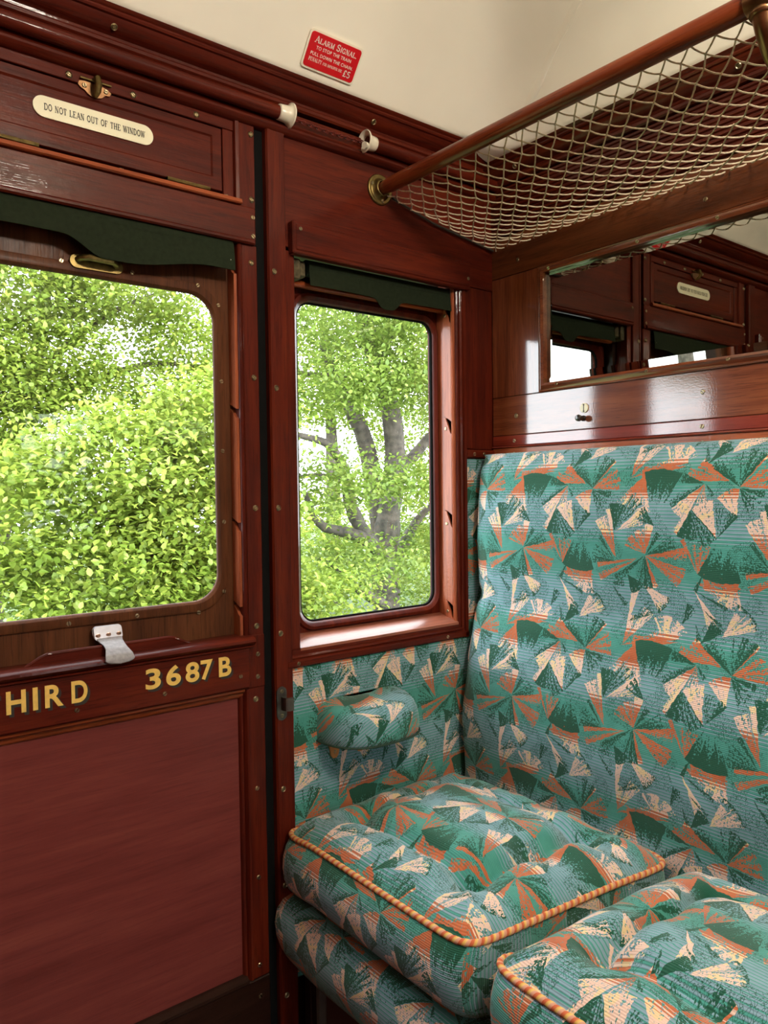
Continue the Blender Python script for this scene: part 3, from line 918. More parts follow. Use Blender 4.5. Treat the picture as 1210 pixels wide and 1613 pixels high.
# ---- ceiling: a coved panel
def ceil_z(d):
    q = max(0.0, min(1.0, (d - .05) / .42))
    return 1.966 + .25 * (1 - (1 - q) ** 2.2)
def ceil_pt(x, y):
    dx, dy = min(-x, x - XL), min(-y, y + 2.45)
    r0, p = .45, 8.0
    d = r0 - (max(r0 - dx, 0) ** p + max(r0 - dy, 0) ** p) ** (1 / p)
    low = max(0.0, 1 - max(-x - .045, 0) / .09)
    return ceil_z(max(d, .03)) - .026 * low * low * (3 - 2 * low)
def spaced(a, b):
    t = [i / 120 for i in range(121)]
    return [a + (b - a) * (.5 - .5 * math.cos(math.pi * q)) for q in t]
xs, ys = spaced(-.035, XL + .035), spaced(-.035, -2.415)
vs = [(x, y, ceil_pt(x, y)) for y in ys for x in xs]
nx = len(xs)
fs = [[j * nx + i, j * nx + i + 1, (j + 1) * nx + i + 1, (j + 1) * nx + i] for j in range(len(ys) - 1) for i in range(nx - 1)]
ceil = MB().add(vs, fs).build('ceiling', CREAM, None, 60, at=(-.955, -1.225, 1.96))
ceil['kind'] = 'structure'
pts = []
strip = [(-.069, -.143), (-.080, -.170), (-.094, -.202), (-.106, -.238), (-.127, -.289), (-.146, -.335), (-.167, -.382), (-.186, -.425), (-.21, -.50), (-.23, -.60)]
for (xa, ya_), (xb, yb_) in zip(strip, strip[1:]):
    for k in range(4):
        x, y = xa + (xb - xa) * k / 4, ya_ + (yb_ - ya_) * k / 4
        pts.append((x, y, ceil_pt(x, y) - .0003))
s = MB()
for i, p in enumerate(pts):
    s.v += [(p[0] - .008, p[1] - .003, ceil_pt(p[0] - .009, p[1] - .003) + .0005), (p[0] - .004, p[1] - .0015, ceil_pt(p[0] - .004, p[1] - .0015) - .0042), (p[0] + .004, p[1] + .0015, ceil_pt(p[0] + .004, p[1] + .0015) - .0042), (p[0] + .008, p[1] + .003, ceil_pt(p[0] + .008, p[1] + .003) + .0005)]
s.f = [[4 * i + k, 4 * i + k + 1, 4 * i + k + 5, 4 * i + k + 4] for i in range(len(pts) - 1) for k in range(3)]
s.build('cover_strip', CREAM, ceil, 60)
roof = MB().box(XL - .03, .03, -2.56, .11, 2.24, 2.30, 0).build('roof_board', KB, ceil)

# ---- the sides of the compartment that the photograph does not show
wf = struct('wall_front', (XL, -1.2, 0))
MB().box(XL - .03, XL, -2.45, .11, -.05, 2.3, 0).build('panelling', PY, wf)
fl = MB().box(XL, .0, -2.45, .05, -.05, .0, 0).build('floor', FLOORM, None, at=(-.955, -1.2, 0))
fl['kind'] = 'structure'
wb = struct('wall_back', (-.955, -2.45, 0))
s = MB()
for a0, a1, c0, c1 in ((XL - .03, .03, 1.58, 2.3), (XL - .03, .03, -.05, .90), (-.712, -.515, .9, 1.58), (-.14, .03, .9, 1.58), (XL + .515, XL + .712, .9, 1.58), (XL - .03, XL + .14, .9, 1.58)):
    s.box(a0, a1, -2.56, -2.45, c0, c1, 0)
s.build('panelling', WX, wb)
for n, (a0, a1) in ((3, (-.515, -.14)), (4, (XL + .712, -.712)), (5, (XL + .14, XL + .515))):
    w = struct('window_%d' % n, ((a0 + a1) / 2, -2.46, .9))
    rr = frame_rings([(a0 - .01, a1 + .01, .89, 1.59, .001, -2.47), (a0 - .01, a1 + .01, .89, 1.59, .001, -2.44), (a0 + .02, a1 - .02, .92, 1.56, .03, -2.445), (a0 + .025, a1 - .025, .925, 1.555, .03, -2.47)])
    MB().loops(rr, closed=True).build('window_frame', WX, w)
    MB().add([(a0, -2.465, .9), (a1, -2.465, .9), (a1, -2.465, 1.58), (a0, -2.465, 1.58)], [[0, 1, 2, 3]]).build('pane', GLASS, w)

lamp = thing('fill_lamp', (-.75, -1.45, 2.10), 'added opal globe fill lamp, out of view, brightening the cream ceiling', 'lamp')  # unseen lamp, added to brighten the ceiling beyond what the windows give
LAMP_WATTS = 165.0
def fill_lamp_glass():
    m, h, out = new_mat('fill_lamp_glow')
    e = h.n('ShaderNodeEmission')
    e.inputs[0].default_value = (1.0, .90, .74, 1)
    e.inputs[1].default_value = LAMP_WATTS
    h.t.links.new(e.outputs[0], out.inputs[0])
    return m
MB().lathe([(.001, -.085), (.04, -.076), (.068, -.053), (.084, -.02), (.085, .01), (.075, .04), (.052, .066), (.035, .075)], (-.75, -1.45, 2.04), (0, 0, 1), 28).build('globe', fill_lamp_glass(), lamp, 60)
MB().lathe([(.04, .070), (.045, .075), (.045, .09), (.02, .10), (.012, .105), (.012, .15), (.05, .16), (.05, .178)], (-.75, -1.45, 2.04), (0, 0, 1), 24).build('fitting', BRASS, lamp)
# ================================================================ THINGS
# ---- upholstery
def pad_grid(mb, fn, uvfn, nu, nv):
    vs = [fn(i / nu, j / nv) for j in range(nv + 1) for i in range(nu + 1)]
    uvs = [uvfn(i / nu, j / nv) for j in range(nv + 1) for i in range(nu + 1)]
    fs = [[j * (nu + 1) + i, j * (nu + 1) + i + 1, (j + 1) * (nu + 1) + i + 1, (j + 1) * (nu + 1) + i] for j in range(nv) for i in range(nu)]
    mb.add(vs, fs, [[uvs[k] for k in f] for f in fs])
def smooth(a, b, x):
    t = max(0.0, min(1.0, (x - a) / (b - a)))
    return t * t * (3 - 2 * t)
def lerp_tab(tab, z):
    for (z0, x0), (z1, x1) in zip(tab, tab[1:]):
        if z <= z1:
            t = max(0, (z - z0) / (z1 - z0))
            t = t * t * (3 - 2 * t) * .5 + t * .5
            return x0 + (x1 - x0) * t
    return tab[-1][1]

def box_uv(s, fn):
    """uv from position and dominant face direction"""
    for k, f in enumerate(s.f):
        ps = [Vector(s.v[i]) for i in f]
        nrm = (ps[1] - ps[0]).cross(ps[2] - ps[0])
        s.uv[k] = [fn(p, nrm) for p in ps]

# padded panel below and beside the quarter-light
def wall_pad(name, label, fn, flip=False):
    t = thing(name, fn(-.30, .0, .20), label, 'upholstery')
    s = MB()
    outline = [(-.5965, .20), (-.0010, .20), (-.0010, 1.2475), (-.0985, 1.2475), (-.0985, .8260), (-.5965, .8260)]
    back = [(x, .03, z) for x, z in outline]
    f0 = [(x, -.001, z) for x, z in outline]
    ins = [(-.5945, .202), (-.003, .202), (-.003, 1.2455), (-.0965, 1.2455), (-.0965, .8240), (-.5945, .8240)]
    f1 = [(x, -.0045, z) for x, z in ins]
    s.loops([back, f0, f1], True, False)
    n = len(s.v)
    a = n - 6
    s.f += [[a + 0, a + 1, a + 4, a + 5], [a + 1, a + 2, a + 3, a + 4]]
    s.map(fn)
    box_uv(s, lambda p, nn: ((p.x - XL if flip else p.x) + .035, p.z + .105))
    s.build('cover', FAB, t)
    return t
wall_pad('upholstered_panel', 'patterned moquette wall panel under and beside the narrow window, behind the armrest', same)

# seat back
sb = thing('back_cushion', (-.06, -.60, .42), 'tall patterned teal and orange moquette seat back against the partition', 'seat back')
TAB = [(.36, .120), (.50, .138), (.64, .146), (.78, .128), (.86, .106), (.925, .089), (.945, .0885), (1.05, .0905), (1.15, .087), (1.21, .080), (1.250, .062)]
YA, YB = -.034, -1.205
def back_x(y, z):
    e = min(y * -1 + YA, -YB + y) if False else min(YA - y, y - YB)
    crown = .030 * (1 - math.exp(-max(e, 0) / .035))
    crown *= (.35 + .65 * smooth(.55, .75, z)) * (1 - .55 * smooth(1.12, 1.25, z))
    pinch = .010 * math.exp(-((z - .932) / .018) ** 2) * math.exp(-max(e, 0) / .03)
    wav = .0022 * math.sin(z * 31 + y * 7) * math.sin(y * 19 + 1.3) 
    return -(lerp_tab(TAB, z) + crown - pinch) - wav
s = MB()
NU, NV = 90, 90
def bfun(u, w):
    y = YA + (YB - YA) * (u * .985 + .0075 + .0075 * -math.cos(math.pi * u))
    z = .392 + .858 * w
    return (back_x(y, z), y, z)
def buv(u, w):
    x, y, z = bfun(u, w)
    return (-y - .305, z - 1.183)
pad_grid(s, bfun, buv, NU, NV)
def rim(edge, rnd):
    pass
# rounded left end, right end and top
def lend(u, w):
    z = .392 + .858 * w
    x = back_x(YA, z)
    t = math.pi / 2 * u
    d = .022
    return (x + d * (1 - math.cos(t)) + (abs(x) - .008 - d) * 0 + max(0, (u - .5) * 2) * 0, YA + d * 0.55 * math.sin(t), z)
pad_grid(s, lambda u, w: lend(u, w), lambda u, w: (-YA - .03 * u - .305, .392 + .858 * w - 1.183), 6, NV)
pad_grid(s, lambda u, w: (lend(1, w)[0] * (1 - u) - .006 * u, lend(1, w)[1], .392 + .858 * w), lambda u, w: (-YA - .03 - .10 * u - .305, .392 + .858 * w - 1.183), 4, NV)
def tend(u, w):
    x, y, z = bfun(u, 1)
    t = math.pi / 2 * w
    d = .016
    return (x + d * (1 - math.cos(t)), y + (.012 * math.sin(t) * (1 - u) ** 12), z + d * .5 * math.sin(t))
pad_grid(s, tend, lambda u, w: (buv(u, 1)[0], .067 + .025 * w), NU, 5)
pad_grid(s, lambda u, w: (tend(u, 1)[0] * (1 - w) - .0045 * w, tend(u, 1)[1], tend(u, 1)[2] - .001 * w), lambda u, w: (buv(u, 1)[0], .092 + .06 * w), NU, 3)
s.add([bfun(1, 0), bfun(1, 1), (-.006, YB, 1.25), (-.006, YB, .392)], [[0, 1, 2, 3]], [[(0, 0), (0, .9), (.1, .9), (.1, 0)]])
o = s.build('cover', FAB, sb, 60)

# seat cushions
def cushion(y0, y1, label, seed, first):
    rnd = random.Random(seed)
    XF, XB = -.615, -.152
    t = thing('seat_cushion', ((XF + XB) / 2, (y0 + y1) / 2, .392), label, 'cushion', 'seat cushions on the bench')
    ZS = .518                         # height of the corded seam
    W, D = y0 - y1, XB - XF
    ph = [rnd.uniform(0, 6.28) for _ in range(8)]
    def seam(x, y):
        # the cord sags a little towards the window wall and the back
        far_side = smooth(y0 - .05, y0, y) * smooth(XF + .01, XF + .12, x)
        return ZS - .010 * smooth(y0 - .12, y0, y) * (1 if first else 0) - .006 * smooth(XB - .2, XB, x) - .030 * max(far_side, smooth(XB - .05, XB, x) * .8 * smooth(y1 + .02, y1 + .15, y))
    def top_h(a, b):
        # a: 0 front .. 1 back; b: 0 left .. 1 right
        da, db = min(a, 1 - a) * D, min(b, 1 - b) * W
        e = min(da, db)
        rise = .046 * (1 - math.exp(-e / .034)) 
        # crease line round the inner square, deepest at its corners
        ins = .100
        fa, fb = da - ins, db - ins
        lin = max(-fa, -fb) if (fa < 0 or fb < 0) else -min(fa, fb)
        dist = abs(lin)
        # how far along: creases on the sides run strong, the front one fades
        corner = 0
        for ca in (ins, D - ins):
            for cb in (ins, W - ins):
                r2 = (a * D - ca) ** 2 + (b * W - cb) ** 2
                corner += math.exp(-r2 / .0016)
        mids = 0
        for (ca, cb) in ((D / 2, ins), (D / 2, W - ins), (D - ins, W / 2)):
            r2 = (a * D - ca) ** 2 + (b * W - cb) ** 2
            mids += math.exp(-r2 / .0009)
        crease = .021 * math.exp(-(dist / .014) ** 2)
        front = smooth(.25, .05, a)
        hgt = rise - crease * (1 - .55 * front) - .030 * min(1, corner) - .012 * mids
        inner = max(0, min(fa, fb))
        hgt += .016 * (1 - math.exp(-inner / .04))
        # pleats running out from the crease to the cord
        ang = (a * D) * 62 if db < da else (b * W) * 55
        pl = math.exp(-((e - .07) / .035) ** 2)
        hgt += .0035 * math.sin(ang + ph[0]) * pl + .0022 * math.sin(ang * .53 + ph[1]) * pl
        hgt += .0016 * math.sin(a * 17 + ph[2]) * math.sin(b * 13 + ph[3])
        return hgt
    n = 66
    rc = .045
    def foot(a, b, off=0.0):
        """rounded-square footprint: pull the corners in"""
        x, y = XF + D * a, y0 - W * b - .042 * a * (b if first else 1)
        cx, cy = (XF + XB) / 2, (y0 + y1) / 2
        u, w = 2 * a - 1, 1 - 2 * b
        k = (abs(u) ** 14 + abs(w) ** 14) ** (1 / 14)
        m = max(abs(u), abs(w))
        sc = m / k if k > 1e-6 else 1
        return x * sc + cx * (1 - sc), y * sc + cy * (1 - sc)
    s = MB()
    def q(t):
        return .5 - .5 * math.cos(math.pi * t) * (.35) - .5 * (1 - 2 * t) * .65 if True else t
    def tf(u, w):
        a, b = q(u), q(w)
        x, y = foot(a, b)
        return (x, y, seam(x, y) + top_h(a, b))
    UO, VO = (.03, .02) if first else (.115, .235)
    pad_grid(s, tf, lambda u, w: (q(w) * W + UO, q(u) * D * 1.08 + VO), n, n)
    # sides: bulging boxing below the cord
    def ring(off, z, f=0):
        pts = []
        for side in range(4):
            for i in range(n):
                tt = q(i / n)
                a, b = ((0, tt), (tt, 1), (1, 1 - tt), (1 - tt, 0))[side]
                x, y = foot(a, b)
                cx, cy = (XF + XB) / 2, (y0 + y1) / 2
                dx, dy = (x - cx) / (D / 2), (y - cy) / (W / 2)
                k = (abs(dx) ** 8 + abs(dy) ** 8) ** .125
                ox, oy = dx / k * abs(dx / k) ** 3, dy / k * abs(dy / k) ** 3
                # only the front swells freely
                sw = off * (1.0 if side == 0 else .25)
                zz = max(seam(x, y) + z, .3872)
                wr = .0018 * math.sin(i * .7 + ph[4] + side) * math.sin(math.pi * min(1, max(0, -z / .12)))
                pts.append((x + (ox * off if ox < 0 else ox * off * .15) , y + oy * off * .22, zz) if True else None)
        return pts
    prof = [(0, 0), (.008, -.006), (.019, -.020), (.026, -.038), (.028, -.058), (.025, -.080), (.016, -.098), (.002, -.112), (-.018, -.1165), (-.06, -.117)]
    rings = [ring(o_, z_) for o_, z_ in prof]
    base = len(s.v)
    N = 4 * n
    arc = [0.0]
    for (o0_, z0_), (o1_, z1_) in zip(prof, prof[1:]):
        arc.append(arc[-1] + math.hypot(o1_ - o0_, z1_ - z0_))
    fs, uvs = [], []
    for k in range(len(rings) - 1):
        for i in range(N):
            j = (i + 1) % N
            fs.append([k * N + i, k * N + j, (k + 1) * N + j, (k + 1) * N + i])
            side = i // n
            def uvp(idx, kk):
                tt = (idx - side * n) / n
                tq = q(min(1, max(0, tt)))
                if side == 0: return (tq * W + UO, VO - arc[kk])
                if side == 1: return (W + UO + arc[kk], VO + tq * D)
                if side == 2: return ((1 - tq) * W + UO, VO + D + arc[kk])
                return (UO - arc[kk], VO + (1 - tq) * D)
            jj = i + 1
            uvs.append([uvp(i, k), uvp(jj, k), uvp(jj, k + 1), uvp(i, k + 1)])
    fs.append([(len(rings) - 1) * N + i for i in range(N)])
    uvs.append([(0, 0)] * N)
    s.add([p for r in rings for p in r], fs, uvs)
    s.build('cover', FAB, t, 75)
    # twisted cord along the seam
    loop = ring(.0035, .0)
    L, acc_ = [0.0], 0
    dense = []
    for i in range(N):
        p, r = Vector(loop[i]), Vector(loop[(i + 1) % N])
        m = max(1, int((r - p).length / .0022))
        for k in range(m):
            dense.append(p.lerp(r, k / m))
    M = len(dense)
    c = MB()
    nn = 10
    vs, uvl = [], []
    al = 0.0
    als = []
    for i in range(M):
        als.append(al)
        al += (dense[(i + 1) % M] - dense[i]).length
    for i in range(M):
        tg = (dense[(i + 1) % M] - dense[i - 1]).normalized()
        x = tg.cross(Vector((0, 0, 1))).normalized()
        y = tg.cross(x)
        for k in range(nn):
            th = 2 * math.pi * k / nn
            rad = .0052 * (1 + .10 * math.cos(2 * (th + 2 * math.pi * als[i] / .030)))
            vs.append(dense[i] + x * math.cos(th) * rad + y * math.sin(th) * rad)
    fs, uvs = [], []
    for i in range(M):
        j = (i + 1) % M
        l0 = als[i]
        l1 = als[i] + (dense[j] - dense[i]).length
        for k in range(nn):
            k2 = (k + 1) % nn
            fs.append([i * nn + k, i * nn + k2, j * nn + k2, j * nn + k])
            uvs.append([(l0, k / nn), (l0, (k + 1) / nn), (l1, (k + 1) / nn), (l1, k / nn)])
    c.add(vs, fs, uvs)
    c.build('piping', CORD, t, 75)
    return t
cushion(-.012, -.523, 'corded patterned seat cushion in the corner touching the wall panel below the armrest', 3, True)
cushion(-.563, -1.090, 'corded patterned seat cushion farther along the bench from the window wall', 11, False)

# seat base: padded front roll and the box it sits on
base = thing('bench', (-.35, -.6, 0), 'patterned padded bench base below the loose cushions, on a brown plinth', 'bench')
s = MB()
prof = [(-.10, .380), (-.52, .3835), (-.600, .3835), (-.622, .378), (-.636, .362), (-.6425, .338), (-.641, .310), (-.634, .286), (-.622, .264), (-.605, .246), (-.585, .236), (-.56, .232), (-.10, .232)]
ys = [-.006, -.010, -.018, -.03] + [-.03 - 1.15 * i / 30 for i in range(1, 31)]
arc = [0.0]
for p_, q_ in zip(prof, prof[1:]):
    arc.append(arc[-1] + math.hypot(q_[0] - p_[0], q_[1] - p_[1]))
def shrink(y):
    e = -.006 - y
    return .012 * math.exp(-e / .008)
vs, fs, uvs = [], [], []
for y in ys:
    k = shrink(y)
    for i, (x, z) in enumerate(prof):
        cx, cz = -.5, .31
        dx, dz = x - cx, z - cz
        wv = .002 * math.sin(y * 23 + z * 30)
        vs.append((x - dx * k * 4 + (wv if x < -.6 else 0), y, z - dz * k * 4))
P = len(prof)
for j in range(len(ys) - 1):
    for i in range(P - 1):
        fs.append([j * P + i, j * P + i + 1, (j + 1) * P + i + 1, (j + 1) * P + i])
        uvs.append([(-ys[j] + .16, .50 - arc[i]), (-ys[j] + .16, .50 - arc[i + 1]), (-ys[j + 1] + .16, .50 - arc[i + 1]), (-ys[j + 1] + .16, .50 - arc[i])])
fs.append(list(range(P)))
uvs.append([(x, z) for x, z in prof])
s.add(vs, fs, uvs)
s.build('cover', FAB, base, 60)
pl = plain('brown_plinth_paint', (0.085, 0.036, 0.026), .55, var=.15, scale=12)
MB().box(-.545, -.02, -1.2, -.012, .0, .230, .003).build('plinth', pl, base)
MB().box(-.575, -.545, -.034, -.012, .0, .230, .002).build('plinth_post', KB, base)
MB().box(-.5625, -.545, -.046, -.0345, .0, .228, .001).build('plinth_strip', plain('grey_strip', (.12, .105, .09), .5), base)

# armrest: half-round pad on the wall panel
arm = thing('armrest', (-.405, -.005, .70), 'half-round patterned armrest pad on the wall panel below the narrow window', 'armrest')
def arm_ring(sc, z):
    pts = []
    A, B = .113 * sc ** .4, .112 * sc
    cx = -.418
    for i in range(41):
        th = math.pi * i / 40
        c_, s_ = math.cos(th), math.sin(th)
        y = B * s_ ** .75
        pts.append((cx + A * math.copysign(abs(c_) ** .75, c_), -.0048 - y, z - .10 * y * smooth(.67, .72, z)))
    return pts
rings = [arm_ring(r_, z_) for r_, z_ in ((.02, .6635), (.80, .6640), (.93, .667), (.985, .673), (1.0, .682), (1.0, .695), (.985, .711), (.95, .724), (.88, .7345), (.78, .7415), (.60, .7465), (.35, .7490), (.10, .7495), (.02, .7440))]
s = MB().loops(rings, True, True)
box_uv(s, lambda p, nn: (p.x * .9 + p.y * .25 + .155, p.z * .85 + p.y * .8 + .02 - p.x * .35))
ac = s.build('cover', FAB, arm, 60)
s = MB()
s.tube([(p[0], p[1], p[2] - .001) for p in arm_ring(1.002, .671)[:41]], .0022, 8)
s.build('edge_piping', plain('dark_green_piping', (.015, .045, .03), .8), arm)
for i, x in enumerate((-.490, -.425)):
    s = MB()
    w_ = .017
    s.prism([(x - w_, .672), (x + w_, .672), (x + w_ * .55, .632), (x + .004, .6255), (x - .004, .6255), (x - w_ * .55, .632)], 'y', -.0085, -.0045)
    lt = s.build('leather_tab', TAN, arm)
    screw(lt, (x, -.0085, .639), IN, 'small')

# ---- mirror on the partition
mir = thing('mirror', (0, -.575, 1.53), 'long glass mirror in a brown wooden frame on the partition above the seat back', 'mirror')
M0, M1, MZ0, MZ1 = .1470, 1.14, 1.3945, 1.6790
rr = frame_rings([(M0, M1, MZ0, MZ1, .001, .003), (M0, M1, MZ0, MZ1, .001, -.007), (M0 + .002, M1 - .002, MZ0 + .002, MZ1 - .002, .001, -.009), (M0 + .004, M1 - .004, MZ0 + .004, MZ1 - .004, .001, -.0075),
                  (M0 + .007, M1 - .007, MZ0 + .007, MZ1 - .007, .001, -.0085), (M0 + .014, M1 - .014, MZ0 + .0135, MZ1 - .0135, .001, -.0165), (M0 + .021, M1 - .021, MZ0 + .0185, MZ1 - .0185, .001, -.0150), (M0 + .0225, M1 - .0225, MZ0 + .0195, MZ1 - .0195, .001, -.007), (M0 + .0225, M1 - .0225, MZ0 + .0195, MZ1 - .0195, .001, .003)], 1)
def to_part(a, d, b):
    return (d, -a, b)
mf = MB().loops(rr, closed=True).map(to_part).build('mirror_frame', PZ2 if False else PY, mir)
for y in (-.185, -.409, -.575, -.74, -.95):
    screw(mf, (-.0160, y, MZ1 - .0125), (-.8, 0, -.4), 'small')
    screw(mf, (-.0160, y - .02, MZ0 + .0125), (-.8, 0, .4), 'small')
g0, g1, h0, h1 = M0 + .018, M1 - .018, MZ0 + .016, MZ1 - .016
bv = .020
rr = [[(a, d, b) for a, b in ((g0 + i, h0 + i), (g1 - i, h0 + i), (g1 - i, h1 - i), (g0 + i, h1 - i))] for i, d in ((0, -.0030), (bv, -.0052))]
MB().loops(rr, False, True).map(to_part).build('mirror_glass', MIRROR, mir, 1)

# ---- keyhole cover and peg on the middle board
e = MB()
e.lathe([(.0105, 0), (.0105, .0022), (.0098, .0030), (.002, .0034)], (-.003, -.2705, 1.3485), PN, 24)
esc = e.build('lock_cover', IVORY, None, at=(-.003, -.2705, 1.3485))
tag(esc, 'small round pale disc with dark slot on the partition rail under the mirror', 'lock cover')
k = MB()
k.box(-.0070, -.0062, -.2712, -.2698, 1.3405, 1.3565, 0)
k.lathe([(.0020, 0), (.0018, .0006)], (-.0063, -.2705, 1.3555), PN, 10)
k.lathe([(.0020, 0), (.0018, .0006)], (-.0063, -.2705, 1.3415), PN, 10)
k.build('slot', INK, esc)
p = MB()
p.lathe([(.0062, 0), (.0062, .002), (.0045, .003), (.0045, .012), (.0068, .014), (.0074, .018), (.0066, .0215), (.003, .023)], (-.003, -.2680, 1.3265), PN, 18)
pg = p.build('peg', plain('black_peg', (.02, .018, .016), .22, coat=.5), None, at=(-.003, -.268, 1.3265))
tag(pg, 'short black round peg just below the pale disc on the partition', 'peg')

# ---- door striker plate on the pillar
dc = thing('door_striker', (-.6145, -.009, .762), 'dark metal door striker plate with a raised loop on the pillar right of the door', 'striker plate')
s = MB()
s.prism(rrect(-.6265, -.6045, .730, .796, .0108, 8), 'y', -.0115, -.008)
pt = s.build('plate', STEEL, dc)
for z in (.787, .739):
    screw(pt, (-.6155, -.0115, z), IN, 'small')
s = MB()
prof = [(-.6170, -.011), (-.6175, -.020), (-.6150, -.026), (-.6080, -.0295), (-.5990, -.0295), (-.5990, -.0265), (-.6070, -.0263), (-.6125, -.0235), (-.6140, -.0190), (-.6135, -.011)]
s.prism(prof, 'z', .7505, .7760)
s.build('loop', STEEL, dc)

# ---- leather strap on the sash
st = thing('window_strap', (-.94, .0, .905), 'grey leather window pull tab with three copper rivets hanging over the door rail', 'strap')
xs_ = [-.9395]
path = [(.0215, .9475), (.0185, .938), (.014, .932), (.006, .9265), (-.006, .922), (-.014, .917), (-.0235, .908), (-.0270, .900), (-.0275, .893)]
half_w = [.0245, .0250, .0225, .0195, .0175, .0180, .0225, .0240, .0150]
cxs = [-.9395, -.9395, -.939, -.938, -.9365, -.9355, -.9345, -.9340, -.9340]
# refine along the path
def interp(arr, t):
    f = t * (len(arr) - 1)
    i = min(int(f), len(arr) - 2)
    return arr[i] + (arr[i + 1] - arr[i]) * (f - i)
s = MB()
NS, NW = 32, 8
grid = {}
for side in (0, 1):
    for i in range(NS + 1):
        t_ = i / NS
        y_, z_ = interp([q_[0] for q_ in path], t_), interp([q_[1] for q_ in path], t_)
        hw_ = interp(half_w, t_)
        if t_ > .86:
            hw_ = .0240 * math.sqrt(max(0.0, 1 - ((t_ - .86) / .14) ** 2)) * .999 + .0005
        for j in range(NW + 1):
            w_ = j / NW * 2 - 1
            grid[(side, i, j)] = len(s.v)
            edge = .0008 * (1 - abs(w_) ** 6)
            s.v.append((interp(cxs, t_) + w_ * hw_, y_ - side * .0032 * .8 - (edge if side else 0), z_ + side * .0032 * .5))
for i in range(NS):
    for j in range(NW):
        for side in (0, 1):
            s.f.append([grid[(side, i, j)], grid[(side, i, j + 1)], grid[(side, i + 1, j + 1)], grid[(side, i + 1, j)]])
    for j in (0, NW):
        s.f.append([grid[(0, i, j)], grid[(1, i, j)], grid[(1, i + 1, j)], grid[(0, i + 1, j)]])
for i in (0, NS):
    for j in range(NW):
        s.f.append([grid[(0, i, j)], grid[(0, i, j + 1)], grid[(1, i, j + 1)], grid[(1, i, j)]])
s.build('leather_tongue', LEATHER, st, 50)
s = MB()
s.add(*[[], []])
cl = [(x, z) for x, z in rrect(-.9635, -.9155, .929, .9525, .006, 5)]
rings = [[(x, .0220 - (.9525 - z) * .30 - d, z) for x, z in cl] for d in (.0, .0055)]
rings.append([(x * .98 + -.9395 * .02, .0220 - (.9525 - z) * .30 - .0063, z * .97 + .941 * .03) for x, z in cl])
s.loops(rings, True, True)
cp = s.build('clamp_plate', plain('galvanised_plate', (.50, .50, .57), .4, .6, var=.12), st)
for x in (-.957, -.9395, -.922):
    r_ = MB().lathe([(.0042, 0), (.0040, .0010), (.0028, .0018), (.0005, .0020)], (x, .0220 - (.9525 - .9375) * .30 - .0062, .9375), (0, -.958, -.287), 16)
    r_.build('rivet', COPPER, cp)

# ---- blinds
def wavy_sheet(s, x0, x1, ztop, hem, y, th=.0016, n=80):
    top, bot = [], []
    rings = []
    for k, zf in enumerate((0, .25, .5, .75, .92, 1.0)):
        row = []
        for i in range(n + 1):
            x = x0 + (x1 - x0) * i / n
            zb = hem(x)
            z = ztop + (zb - ztop) * zf
            row.append((x, y + .003 * math.sin(x * 21 + zf * 2) * zf - .004 * zf, z))
        rings.append(row)
    for sd in (0, 1):
        b = len(s.v)
        for row in rings:
            for (x, yy, z) in row:
                s.v.append((x, yy - sd * th, z))
        for k in range(len(rings) - 1):
            for i in range(n):
                s.f.append([b + k * (n + 1) + i, b + k * (n + 1) + i + 1, b + (k + 1) * (n + 1) + i + 1, b + (k + 1) * (n + 1) + i])
    m = len(rings) * (n + 1)
    b0 = len(s.v) - 2 * m
    for i in range(n):
        a = b0 + (len(rings) - 1) * (n + 1) + i
        s.f.append([a, a + 1, a + 1 + m, a + m])
    for i in (0, n):
        for k in range(len(rings) - 1):
            a = b0 + k * (n + 1) + i
            s.f.append([a, a + n + 1, a + n + 1 + m, a + m])

bd = thing('roller_blind', (-.955, .01, 1.62), 'dark green roller blind rolled up above the door window', 'blind')
s = MB()
s.tube([(-1.215, .012, 1.632), (-.699, .012, 1.632)], .0185, 20)
s.build('roller', BLIND, bd)
s = MB()
def hem1(x):
    base_ = 1.5975 - .003 * math.sin(x * 9)
    return base_ - .026 * smooth(-1.0, -.93, x) * smooth(-.60, -.80, x) + .010 * smooth(-.80, -.72, x) - .008 * smooth(-.735, -.70, x)
def hem1b(x):
    return 1.599 - .029 * smooth(-1.005, -.935, x) + .020 * smooth(-.90, -.74, x) - .002
wavy_sheet(s, -1.215, -.698, 1.638, hem1b, -.004)
cloth = s.build('cloth', BLIND, bd, 50)
s = MB().tube([(-.7085, -.0062, 1.613), (-.7065, -.0085, 1.605)], .0016, 6)
s.tube([(-.7045, -.0062, 1.613), (-.7065, -.0085, 1.605)], .0016, 6)
s.build('stitch', WHITE, cloth)

bq = thing('roller_blind', (-.32, .02, 1.62), 'dark green roller blind with a drooping tab under the pelmet of the narrow window', 'blind')
s = MB()
s.tube([(-.522, .026, 1.630), (-.1335, .026, 1.630)], .0165, 20)
s.build('roller', BLIND, bq)
s = MB()
def hem2(x):
    return 1.5915 - .0215 * math.exp(-((x + .318) / .030) ** 4)
wavy_sheet(s, -.522, -.1335, 1.634, hem2, .0125)
s.build('cloth', BLIND, bq, 50)
s = MB()
s.box(-.5635, -.546, .004, .050, 1.598, 1.639, .002)
s.box(-.5465, -.530, .010, .040, 1.606, 1.638, .003)
s.build('roller_bracket', plain('worn_bracket_metal', (.10, .08, .045), .5, .7, var=.5, scale=120), bq)

